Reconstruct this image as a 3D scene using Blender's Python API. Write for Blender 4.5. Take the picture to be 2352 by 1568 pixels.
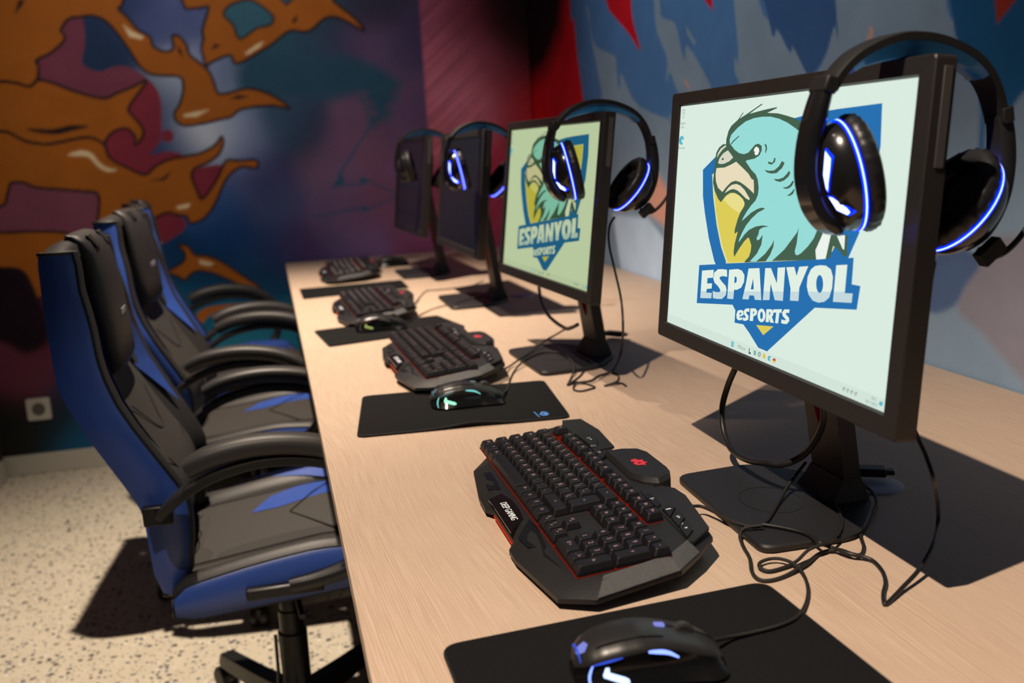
import bpy, bmesh, math, random
import numpy as np
from mathutils import Vector, Matrix
from mathutils.geometry import tessellate_polygon
random.seed(4)
SC=bpy.context.scene
for o in list(bpy.data.objects): bpy.data.objects.remove(o)
COL=SC.collection
pi=math.pi
# ------------------------------------------------------------------ camera
RM=[[0.97008057,-0.23680820,-0.05353093],[-0.09686003,-0.17531423,-0.97973622],[0.22262484,0.95560808,-0.19300618]]
CAM=Vector((-0.04683,0.0,1.24713)); FPX=2303.154
cd=bpy.data.cameras.new('camera'); cam=bpy.data.objects.new('camera',cd); COL.objects.link(cam)
cd.sensor_width=36; cd.lens=FPX*36/2352; cd.clip_start=.02; cd.clip_end=50
m=Matrix(((RM[0][0],-RM[1][0],-RM[2][0],CAM.x),(RM[0][1],-RM[1][1],-RM[2][1],CAM.y),(RM[0][2],-RM[1][2],-RM[2][2],CAM.z),(0,0,0,1)))
cam.matrix_world=m
cd.dof.use_dof=True; cd.dof.focus_distance=1.22; cd.dof.aperture_fstop=4.3; cd.dof.aperture_blades=9
SC.camera=cam
SC.view_settings.view_transform='Standard'; SC.view_settings.look='None'; SC.view_settings.gamma=1; SC.view_settings.exposure=0; SC.view_settings.use_curve_mapping=False
# ------------------------------------------------------------------ world and lights
w=bpy.data.worlds.new('world'); SC.world=w; w.use_nodes=True
w.node_tree.nodes['Background'].inputs[0].default_value=(.62,.72,1,1); w.node_tree.nodes['Background'].inputs[1].default_value=.03
def spot(name,loc,target,power,size,blend,color,rad):
    l=bpy.data.lights.new(name,'SPOT'); l.energy=power; l.spot_size=math.radians(size); l.spot_blend=blend; l.color=color; l.shadow_soft_size=rad
    o=bpy.data.objects.new(name,l); COL.objects.link(o); o.location=loc
    o.rotation_euler=(Vector(target)-Vector(loc)).to_track_quat('-Z','Y').to_euler()
    return o
WARM=(1,.82,.65)
spot('ceiling_spot_near',(-.50,.40,2.97),(.22,.92,.8),310,56,.75,WARM,.015)
spot('ceiling_spot_far',(-.15,2.78,2.97),(-.12,2.78,.8),500,76,1.0,WARM,.02)
spot('added_wash_back',(-.45,2.7,2.85),(-.1,4.4,1.45),33,75,.8,(1,.92,.84),.05)  # added fill, no known fixture: lifts the back mural
spot('added_wash_right',(-.55,2.5,2.85),(1.13,2.5,1.75),44,72,.8,(1,.95,.90),.05)  # likewise an added fill lamp, brightens the right wall
# ------------------------------------------------------------------ helpers
def lin(c):
    o=[]
    for v in c:
        v=v/255; o.append(v/12.92 if v<=.04045 else ((v+.055)/1.055)**2.4)
    return tuple(o)
def ray(px,py):
    a=((px-1176)/FPX,(py-784)/FPX,1); return Vector([sum(RM[i][k]*a[i] for i in range(3)) for k in range(3)])
ZT=.80
def atz(px,py,h=0):
    d=ray(px,py); return CAM+d*((ZT+h-CAM.z)/d.z)
def atx(px,py,x):
    d=ray(px,py); return CAM+d*((x-CAM.x)/d.x)
def aty(px,py,y):
    d=ray(px,py); return CAM+d*((y-CAM.y)/d.y)
def pm(name,col,rough=.5,metal=0,spec=.5,noise=0,nscale=200,bump=0,bscale=400,coat=0,emit=None,es=0,sheen=0):
    m=bpy.data.materials.new(name); m.use_nodes=True; nt=m.node_tree; b=nt.nodes['Principled BSDF']
    c=(*col,1); b.inputs['Base Color'].default_value=c; b.inputs['Roughness'].default_value=rough; b.inputs['Metallic'].default_value=metal
    b.inputs['Specular IOR Level'].default_value=spec; b.inputs['Coat Weight'].default_value=coat; b.inputs['Coat Roughness'].default_value=.08
    if sheen: b.inputs['Sheen Weight'].default_value=sheen
    if emit: b.inputs['Emission Color'].default_value=(*emit,1); b.inputs['Emission Strength'].default_value=es
    tc=nt.nodes.new('ShaderNodeTexCoord')
    if noise:
        n=nt.nodes.new('ShaderNodeTexNoise'); n.inputs['Scale'].default_value=nscale; n.inputs['Detail'].default_value=4
        nt.links.new(tc.outputs['Object'],n.inputs['Vector'])
        mx=nt.nodes.new('ShaderNodeMix'); mx.data_type='RGBA'; mx.inputs[6].default_value=tuple(max(0,v*(1-noise)) for v in col)+(1,); mx.inputs[7].default_value=tuple(min(1,v*(1+noise)) for v in col)+(1,)
        nt.links.new(n.outputs['Fac'],mx.inputs[0]); nt.links.new(mx.outputs[2],b.inputs['Base Color'])
    if bump:
        n=nt.nodes.new('ShaderNodeTexNoise'); n.inputs['Scale'].default_value=bscale; n.inputs['Detail'].default_value=3
        nt.links.new(tc.outputs['Object'],n.inputs['Vector'])
        bp=nt.nodes.new('ShaderNodeBump'); bp.inputs['Strength'].default_value=bump; bp.inputs['Distance'].default_value=.001
        nt.links.new(n.outputs['Fac'],bp.inputs['Height']); nt.links.new(bp.outputs['Normal'],b.inputs['Normal'])
    return m
def em(name,col,s):
    m=bpy.data.materials.new(name); m.use_nodes=True; nt=m.node_tree; nt.nodes.clear()
    e=nt.nodes.new('ShaderNodeEmission'); e.inputs[0].default_value=(*col,1); e.inputs[1].default_value=s
    o=nt.nodes.new('ShaderNodeOutputMaterial'); nt.links.new(e.outputs[0],o.inputs[0]); return m
def catmull(P,n=6,closed=False):
    P=[Vector(p) for p in P]; N=len(P); out=[]
    rng=range(N) if closed else range(N-1)
    for i in rng:
        p0=P[(i-1)%N] if closed or i>0 else P[0]; p1=P[i]; p2=P[(i+1)%N]; p3=P[(i+2)%N] if closed or i<N-2 else P[-1]
        for k in range(n):
            t=k/n; out.append(.5*((2*p1)+(p2-p0)*t+(2*p0-5*p1+4*p2-p3)*t*t+(3*p1-p0-3*p2+p3)*t**3))
    if not closed: out.append(P[-1])
    return out
class MB:
    def __init__(s): s.v=[]; s.f=[]; s.m=[]
    def add(s,v,f,mat=0,M=None):
        b=len(s.v); s.v+=[(M@Vector(p) if M is not None else Vector(p)) for p in v]
        s.f+=[[i+b for i in q] for q in f]; s.m+=[mat]*len(f); return s
    def box(s,c,d,mat=0,M=None):
        x,y,z=c; a,b,e=d[0]/2,d[1]/2,d[2]/2
        v=[(x+i*a,y+j*b,z+k*e) for i in(-1,1) for j in(-1,1) for k in(-1,1)]
        return s.add(v,[(0,1,3,2),(4,6,7,5),(0,4,5,1),(2,3,7,6),(0,2,6,4),(1,5,7,3)],mat,M)
    def loft(s,rings,mat=0,caps=(1,1),closed=True,M=None,capmat=None):
        n=len(rings[0]); v=[p for r in rings for p in r]; f=[]
        for i in range(len(rings)-1):
            for j in range(n if closed else n-1):
                k=(j+1)%n; f.append((i*n+j,i*n+k,(i+1)*n+k,(i+1)*n+j))
        s.add(v,f,mat,M); cm=mat if capmat is None else capmat
        if caps[0]: s.add(rings[0],[tuple(range(n))[::-1]],cm,M)
        if caps[1]: s.add(rings[-1],[tuple(range(n))],cm,M)
        return s
    def prism(s,poly,z0,z1,mat=0,M=None,inset=0,cm=None):
        a=[(x,y,z0) for x,y in poly]; b=[(x,y,z1) for x,y in poly]
        return s.loft([a,b],mat,M=M,capmat=cm)
    def poly(s,loops,z,mat=0,M=None,fn=None):
        L=[[Vector((p[0],p[1],0)) for p in l] for l in loops]; tr=tessellate_polygon(L)
        P=[p for l in loops for p in l]
        v=[fn(p[0],p[1],z) if fn else (p[0],p[1],z) for p in P]
        return s.add(v,[tuple(t) for t in tr],mat,M)
    def tube(s,path,r,n=8,mat=0,M=None,caps=True,sq=1):
        P=[Vector(p) for p in path]; N=len(P); R=[r]*N if not hasattr(r,'__len__') else r
        T=[(P[min(i+1,N-1)]-P[max(i-1,0)]).normalized() for i in range(N)]
        u=T[0].orthogonal().normalized(); rings=[]
        for i in range(N):
            u=(u-T[i]*u.dot(T[i])); u=u.normalized() if u.length>1e-6 else T[i].orthogonal().normalized(); w_=T[i].cross(u)
            rings.append([P[i]+R[i]*(math.cos(2*pi*k/n)*u+sq*math.sin(2*pi*k/n)*w_) for k in range(n)])
        return s.loft(rings,mat,caps=(caps,caps),M=M)
    def lathe(s,prof,n=24,mat=0,M=None,sx=1,sy=1):
        rings=[[(r*math.cos(2*pi*k/n)*sx,r*math.sin(2*pi*k/n)*sy,z) for k in range(n)] for r,z in prof]
        return s.loft(rings,mat,M=M)
    def strip(s,path,wv,mat=0,M=None,th=0):
        """flat ribbon: path points, width vectors"""
        a=[Vector(p)-Vector(q) for p,q in zip(path,wv)]; b=[Vector(p)+Vector(q) for p,q in zip(path,wv)]
        return s.loft([a,b],mat,caps=(0,0),closed=False,M=M)
    def build(s,name,mats,parent=None,smooth=None,bevel=0,seg=2,sub=0,ang=30,weld=False):
        me=bpy.data.meshes.new(name); me.from_pydata([tuple(p) for p in s.v],[],s.f)
        for mm in (mats if isinstance(mats,(list,tuple)) else [mats]): me.materials.append(mm)
        me.polygons.foreach_set('material_index',s.m)
        bm=bmesh.new(); bm.from_mesh(me)
        if weld: bmesh.ops.remove_doubles(bm,verts=bm.verts,dist=1e-5)
        bmesh.ops.recalc_face_normals(bm,faces=bm.faces); bm.to_mesh(me); bm.free()
        me.update()
        if smooth is not None:
            me.shade_smooth(); 
            if smooth<180: me.set_sharp_from_angle(angle=math.radians(smooth))
        o=bpy.data.objects.new(name,me); COL.objects.link(o)
        if parent: o.parent=parent
        if bevel:
            b=o.modifiers.new('bevel','BEVEL'); b.width=bevel; b.segments=seg; b.limit_method='ANGLE'; b.angle_limit=math.radians(ang)
            if smooth is None: me.shade_smooth(); me.set_sharp_from_angle(angle=math.radians(45))
        if sub:
            b=o.modifiers.new('sub','SUBSURF'); b.levels=sub; b.render_levels=sub
        return o
def empty(name,loc,rz=0,label=None,cat=None,group=None):
    o=bpy.data.objects.new(name,None); COL.objects.link(o); o.location=loc; o.rotation_euler=(0,0,rz); o.empty_display_size=.05
    if label: tag(o,label,cat,group)
    return o
def tag(o,label,cat,group=None):
    o['label']=label; o['category']=cat
    if group: o['group']=group
    return o
def copy_tree(o,parent=None):
    c=o.copy(); COL.objects.link(c)
    if parent: c.parent=parent
    for ch in list(o.children): copy_tree(ch,c)
    return c
def rrect(w,h,r,n=5,cx=0,cy=0):
    o=[]
    for sx,sy,a0 in((1,1,0),(-1,1,90),(-1,-1,180),(1,-1,270)):
        for k in range(n+1):
            a=math.radians(a0+90*k/n); o.append((cx+sx*(w/2-r)+r*math.cos(a),cy+sy*(h/2-r)+r*math.sin(a)))
    return o
def roundpoly(P,r,n=5):
    o=[]; N=len(P)
    for i in range(N):
        p=Vector(P[i]); a=Vector(P[i-1])-p; b=Vector(P[(i+1)%N])-p
        rr=r if not hasattr(r,'__len__') else r[i]
        d=min(rr,a.length*.45,b.length*.45); A=p+a.normalized()*d; B=p+b.normalized()*d
        for k in range(n+1):
            t=k/n; q=A*(1-t)**2+p*2*t*(1-t)+B*t*t; o.append((q.x,q.y))
    return o
_tc={}
def text_geo(s,res=2):
    if s in _tc: return _tc[s]
    c=bpy.data.curves.new('t','FONT'); c.body=s; c.size=1; c.align_x='CENTER'; c.align_y='CENTER'; c.resolution_u=res; c.fill_mode='FRONT'
    o=bpy.data.objects.new('t',c); COL.objects.link(o); dg=bpy.context.evaluated_depsgraph_get(); me=o.evaluated_get(dg).to_mesh()
    r=([tuple(v.co) for v in me.vertices],[tuple(p.vertices) for p in me.polygons])
    o.evaluated_get(dg).to_mesh_clear(); bpy.data.objects.remove(o); bpy.data.curves.remove(c); _tc[s]=r; return r
def text(mb,s,x,y,z,size,mat,M=None,sx=1,res=2,bold=0):
    v,f=text_geo(s,res)
    for dx in ((0,) if not bold else (-bold,0,bold)):
        mb.add([(x+p[0]*size*sx+dx,y+p[1]*size,z+abs(dx)*.01) for p in v],f,mat,M)
# ------------------------------------------------------------------ traced outlines (walls in mm, screen in 0.1 mm)
LOGO=[('blue', [[(-1442, 807), (-1784, 650), (-1762, 521), (-1725, 307), (-1628, 96), (-1454, -214), (-1237, -491), (-1187, -524), (-632, -961), (-542, -1015), (-539, -1168), (-305, -1151), (-140, -1223), (116, -1356), (331, -1359), (1271, -721), (1808, -150), (1949, 92), (2118, 508), (2163, 915), (2122, 1301), (1370, 1282), (905, 1261), (495, 1223), (-627, 1138)]]), ('cream', [[(-1489, 591), (-1476, 562), (-1409, 319), (-1250, -23), (-1074, -289), (-900, -458), (-901, -484), (1055, -250), (1509, -117), (1713, 227), (1831, 552), (1877, 887), (1873, 1126), (1400, 1107), (444, 1098), (-593, 943)]]), ('yellow', [[(-1422, 592), (-1373, 355), (-1298, 156), (-1178, -60), (-1026, -284), (-854, -453), (-868, -471), (1053, -241), (1464, -99), (1674, 224), (1793, 551), (1840, 887), (1838, 1113), (1402, 1094), (447, 1080), (-593, 943)]]), ('pale', [[(-1092, 290), (-1007, 348), (-887, 379), (-765, 383), (-638, 348), (-559, 318), (-507, 268), (-620, 150), (-729, 171), (-889, 210)]]), ('white', [[(1333, 104), (1186, -135), (1217, -230), (1397, -201), (1468, 57), (1427, 232)], [(1553, 47), (1722, 60), (1726, -81), (1697, -84)]]), ('green', [[(1458, 57), (1397, -201), (1475, -188), (1516, -61), (1584, -77), (1738, -151), (1785, -136), (1760, 68), (1713, 64), (1722, -79), (1696, -79), (1558, 53)]]), ('green', [[(-1137, 969), (-1139, 1030), (-1093, 1130), (-1025, 1188), (-854, 1255), (-734, 1336), (-715, 1331), (-811, 1266), (-614, 1317), (-438, 1367), (-266, 1415), (-244, 1405), (-408, 1359), (-556, 1312), (-348, 1331), (-160, 1345), (100, 1359), (110, 1348), (-113, 1306), (137, 1290), (318, 1262), (519, 1225), (704, 1172), (839, 1122), (880, 1144), (1063, 982), (1315, 759), (1426, 541), (1475, 378), (1427, 232), (1334, 98), (1186, -135), (1217, -230), (1214, -208), (313, -332), (-386, -420), (-391, -407), (-287, -339), (-255, -271), (-252, -205), (-323, -126), (-353, -122), (-445, -175), (-562, -272), (-679, -383), (-705, -325), (-692, -222), (-638, -91), (-642, -71), (-712, -106), (-720, -56), (-665, 68), (-606, 158), (-516, 234), (-508, 274), (-559, 318), (-670, 360), (-796, 385), (-918, 381), (-1037, 340), (-1167, 256), (-1256, 297), (-1371, 390), (-1439, 493), (-1438, 536), (-1422, 689), (-1423, 793), (-1403, 869), (-1331, 931), (-1225, 970)]]), ('teal', [[(-1028, 975), (-1044, 1022), (-1007, 1081), (-838, 1163), (-642, 1228), (-433, 1259), (-227, 1267), (-26, 1260), (173, 1231), (368, 1183), (536, 1125), (687, 1069), (836, 1009), (1065, 815), (1221, 553), (1266, 292), (1218, 180), (1195, 88), (1136, -14), (1028, -109), (904, -190), (827, -221), (784, -213), (767, -179), (794, -99), (801, 2), (813, 82), (785, 24), (702, -47), (541, -181), (358, -290), (275, -337), (132, -355), (224, -272), (286, -172), (286, -98), (244, -157), (104, -270), (-96, -379), (-262, -397), (-97, -289), (-6, -178), (12, -61), (-58, -119), (-110, -136), (-135, -112), (-95, -64), (-83, -12), (-13, 18), (144, 44), (-17, 43), (-178, 20), (-340, -30), (-445, -90), (-583, -196), (-580, -166), (-520, -82), (-433, 10), (-305, 102), (-151, 182), (18, 234), (-52, 244), (-158, 226), (-317, 173), (-450, 107), (-542, 61), (-521, 96), (-433, 180), (-332, 256), (-230, 318), (-185, 384), (-178, 460), (-215, 554), (-281, 616), (-402, 667), (-562, 762), (-536, 775), (-339, 795), (-221, 833), (-176, 889), (-185, 939), (-271, 965), (-353, 954), (-430, 910), (-508, 865), (-621, 846), (-756, 860), (-884, 900), (-985, 954)]]), ('cere', [[(-1331, 738), (-1293, 800), (-1190, 861), (-1069, 895), (-1000, 861), (-906, 807), (-1014, 760), (-1167, 729), (-1280, 728)], [(-1376, 807), (-1352, 862), (-1280, 916), (-1143, 959), (-1124, 942), (-1229, 902), (-1317, 848), (-1368, 807)]]), ('green', [[(-1238, 787), (-1196, 805), (-1159, 790), (-1199, 772)], [(-987, 961), (-1004, 971), (-934, 1013), (-792, 1067), (-782, 1057), (-916, 1000)], [(683, 1023), (707, 1023), (820, 1000), (826, 986)]]), ('beak', [[(-1362, 676), (-1128, 685), (-961, 720), (-814, 758), (-622, 684), (-466, 621), (-369, 558), (-319, 552), (-301, 488), (-284, 393), (-360, 423), (-513, 476), (-668, 518), (-790, 532), (-910, 512), (-1025, 456), (-1140, 384), (-1227, 415), (-1279, 435), (-1350, 509), (-1377, 599)], [(-1074, 372), (-990, 436), (-889, 479), (-769, 493), (-661, 479), (-535, 430), (-437, 368), (-380, 331), (-399, 315), (-489, 334), (-615, 382), (-725, 417), (-834, 431), (-925, 418)]]), ('white', [[(-376, 887), (-347, 922), (-307, 933), (-248, 912), (-231, 877), (-263, 839), (-318, 833), (-349, 852), (-341, 871)]]), ('green', [[(-121, 963), (-65, 950), (-45, 907), (-74, 848), (-86, 876), (-79, 913)], [(138, 802), (176, 802), (164, 759), (92, 728), (11, 740), (0, 764), (47, 758), (101, 750), (130, 771)], [(327, 772), (388, 748), (341, 694), (224, 638), (109, 630), (1, 640), (-70, 668), (51, 660), (167, 667), (262, 711)], [(500, 666), (534, 648), (504, 606), (413, 562), (317, 542), (226, 552), (164, 572), (286, 572), (383, 592), (451, 629)], [(597, 563), (628, 555), (594, 507), (527, 478), (454, 470), (383, 483), (475, 491), (544, 517)], [(641, 478), (655, 467), (633, 425), (565, 399), (491, 402), (549, 416), (605, 448)]]), ('blue', [[(-1681, -584), (1907, -142), (1916, -399), (2066, -397), (2042, -629), (1271, -721), (-632, -961), (-1676, -1088)]]), ('yellow', [[(31, -1104), (446, -1053), (221, -1191)]])]
LETTERS=[[[(-1577, -646), (-1224, -597), (-1227, -698), (-1394, -723), (-1395, -793), (-1245, -773), (-1246, -839), (-1396, -864), (-1395, -912), (-1232, -893), (-1237, -965), (-1574, -1007)]], [[(-842, -555), (-822, -641), (-946, -645), (-1027, -665), (-1036, -687), (-957, -719), (-843, -757), (-811, -805), (-823, -869), (-921, -929), (-1065, -949), (-1188, -955), (-1209, -867), (-1079, -866), (-996, -850), (-988, -823), (-1068, -785), (-1172, -756), (-1218, -708), (-1206, -632), (-1103, -578), (-960, -561)]], [[(-784, -549), (-548, -514), (-435, -522), (-361, -568), (-358, -647), (-422, -725), (-528, -764), (-606, -774), (-609, -890), (-777, -906)], [(-600, -610), (-557, -621), (-555, -671), (-597, -694), (-614, -688), (-617, -617)]], [[(-268, -479), (1, -445), (109, -803), (-49, -820), (-78, -775), (-193, -787), (-206, -838), (-367, -856), (-303, -651)], [(-133, -581), (-97, -704), (-174, -714)]], [[(141, -430), (277, -416), (440, -570), (429, -395), (595, -373), (606, -742), (424, -759), (297, -588), (300, -775), (147, -796)]], [[(622, -370), (792, -348), (857, -439), (896, -335), (1079, -310), (934, -555), (941, -697), (761, -718), (751, -587)]], [[(1309, -276), (1421, -269), (1520, -296), (1571, -366), (1575, -475), (1538, -580), (1452, -635), (1343, -659), (1226, -653), (1132, -600), (1084, -519), (1084, -422), (1138, -337), (1214, -295)], [(1401, -458), (1402, -489), (1395, -518), (1381, -540), (1361, -554), (1338, -557), (1314, -549), (1292, -531), (1276, -505), (1266, -474), (1265, -443), (1272, -414), (1287, -391), (1307, -378), (1330, -375), (1354, -384), (1375, -402), (1391, -428)]], [[(1612, -245), (1809, -220), (1811, -478), (1808, -499), (1948, -484), (1946, -576), (1614, -612)]]]
LETTERS2=[[[(-378, -986), (-321, -992), (-306, -1042), (-412, -1075), (-405, -1086), (-330, -1069), (-332, -1100), (-422, -1121), (-480, -1108), (-496, -1059), (-464, -1008)], [(-384, -1017), (-367, -1021), (-368, -1040), (-411, -1054), (-410, -1031)]], [[(-167, -938), (-164, -981), (-224, -983), (-243, -1001), (-173, -1030), (-176, -1075), (-248, -1101), (-313, -1104), (-315, -1067), (-253, -1067), (-245, -1051), (-300, -1024), (-310, -991), (-262, -954)]], [[(-142, -934), (-22, -917), (34, -940), (21, -985), (-38, -1011), (-52, -1013), (-55, -1071), (-138, -1082)], [(-68, -955), (-40, -960), (-48, -989), (-69, -989)]], [[(238, -960), (237, -987), (224, -1013), (202, -1034), (173, -1048), (139, -1053), (107, -1049), (78, -1036), (57, -1015), (47, -989), (48, -962), (61, -936), (83, -915), (113, -901), (147, -896), (179, -901), (207, -914), (228, -935)], [(175, -970), (175, -985), (172, -999), (165, -1010), (156, -1016), (145, -1018), (133, -1015), (123, -1006), (116, -994), (111, -980), (110, -964), (114, -950), (121, -939), (130, -933), (141, -931), (152, -935), (163, -943), (170, -955)]], [[(249, -887), (365, -870), (418, -892), (415, -930), (389, -953), (448, -1012), (362, -1022), (325, -977), (327, -1025), (254, -1033)], [(318, -907), (346, -907), (343, -936), (318, -940)]], [[(404, -866), (600, -835), (597, -875), (551, -881), (543, -1002), (473, -1011), (480, -892), (404, -902)]], [[(767, -813), (766, -854), (715, -855), (691, -874), (769, -904), (785, -938), (736, -978), (673, -988), (611, -989), (610, -947), (675, -948), (711, -936), (631, -906), (610, -873), (655, -829)]]]
BLOBS=[((-600, 1724), (20, 35, 60)), ((-459, 1803), (50, 60, 95)), ((-307, 1816), (55, 65, 100)), ((-535, 1855), (22, 35, 65)), ((26, 1722), (28, 55, 70)), ((230, 1629), (28, 52, 70)), ((-94, 1570), (38, 65, 80)), ((-228, 1610), (80, 90, 120)), ((-176, 1530), (85, 95, 115)), ((-399, 1522), (25, 42, 78)), ((-382, 1452), (20, 38, 72)), ((-411, 1375), (18, 34, 70)), ((-418, 1314), (15, 30, 66)), ((-375, 1285), (24, 42, 84)), ((-316, 1279), (38, 54, 95)), ((-349, 1566), (135, 145, 155)), ((-344, 1502), (95, 108, 128)), ((-350, 1354), (70, 85, 118)), ((-303, 1366), (190, 196, 196)), ((-275, 1337), (175, 183, 186)), ((-237, 1366), (140, 150, 160)), ((-187, 1346), (110, 122, 142)), ((-218, 1304), (82, 95, 122)), ((-249, 1420), (90, 100, 125)), ((-133, 1361), (75, 90, 115)), ((-123, 1290), (65, 75, 105)), ((27, 1371), (35, 55, 75)), ((-27, 1177), (35, 35, 65)), ((-134, 1183), (50, 60, 95)), ((-226, 971), (5, 40, 80)), ((-252, 1064), (35, 60, 100)), ((-368, 799), (5, 38, 65)), ((-107, 740), (12, 45, 70)), ((-420, 655), (10, 60, 85)), ((-205, 484), (20, 75, 95)), ((-56, 507), (15, 70, 90)), ((-76, 1052), (38, 50, 80)), ((35, 1082), (45, 50, 80)), ((170, 1165), (72, 55, 75)), ((268, 1232), (75, 55, 80)), ((400, 1262), (84, 54, 68)), ((403, 1058), (84, 50, 66)), ((369, 1337), (72, 54, 76)), ((296, 1121), (74, 58, 84)), ((462, 1332), (66, 50, 74)), ((212, 1015), (66, 54, 82)), ((336, 931), (80, 58, 86)), ((288, 1028), (70, 55, 80)), ((129, 1312), (30, 40, 60)), ((434, 1675), (65, 50, 75)), ((325, 1679), (40, 38, 62)), ((463, 1815), (30, 30, 45)), ((247, 1820), (28, 45, 60)), ((512, 1494), (65, 50, 72)), ((610, 1688), (40, 35, 60)), ((600, 1417), (60, 45, 72)), ((523, 1144), (78, 55, 85)), ((87, 856), (45, 35, 65)), ((-58, 867), (30, 40, 75)), ((-165, 875), (15, 45, 80)), ((367, 853), (85, 65, 98)), ((557, 839), (95, 50, 75)), ((236, 863), (60, 50, 80)), ((473, 997), (84, 54, 78)), ((555, 1328), (66, 50, 76)), ((549, 992), (88, 56, 80)), ((524, 1655), (52, 44, 70)), ((-1085, 405), (65, 28, 42)), ((-992, 469), (60, 25, 38)), ((-1140, 244), (10, 12, 10)), ((-991, 227), (8, 18, 22)), ((-883, 138), (5, 45, 70)), ((-926, 332), (18, 25, 45)), ((-648, 1335), (15, 32, 70)), ((-620, 1691), (18, 35, 58)), ((-346, 1319), (18, 35, 75)), ((-622, 855), (10, 40, 75)), ((-1351, 379), (20, 10, 14)), ((-1299, 734), (20, 8, 12)), ((-713, 98), (4, 40, 60)), ((-514, 286), (5, 45, 65)), ((-347, 170), (5, 45, 60)), ((-156, 246), (10, 60, 80))]
PINK=[((719, 1774), (96, 50, 66)), ((707, 1595), (118, 64, 78)), ((793, 1464), (132, 78, 94)), ((691, 1358), (122, 66, 78)), ((861, 1626), (104, 54, 68)), ((908, 1751), (60, 20, 30)), ((836, 1825), (75, 32, 45)), ((994, 1585), (88, 38, 50)), ((926, 1421), (128, 70, 86)), ((1128, 1691), (14, 4, 6)), ((1138, 1617), (20, 5, 8)), ((1065, 1801), (14, 4, 6)), ((1029, 1856), (16, 5, 8)), ((1141, 1836), (8, 3, 5)), ((1137, 1524), (55, 6, 10)), ((1133, 1459), (110, 9, 16)), ((1125, 1375), (130, 12, 22)), ((1081, 1377), (95, 42, 55)), ((1048, 1491), (85, 40, 52)), ((1082, 1747), (25, 8, 12)), ((1008, 1821), (20, 5, 8)), ((1153, 1616), (30, 5, 8)), ((1123, 1782), (10, 3, 6)), ((1134, 1431), (110, 10, 16)), ((665, 984), (110, 45, 65)), ((654, 832), (100, 50, 75)), ((966, 1080), (120, 40, 60)), ((1107, 1110), (110, 20, 28))]
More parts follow.
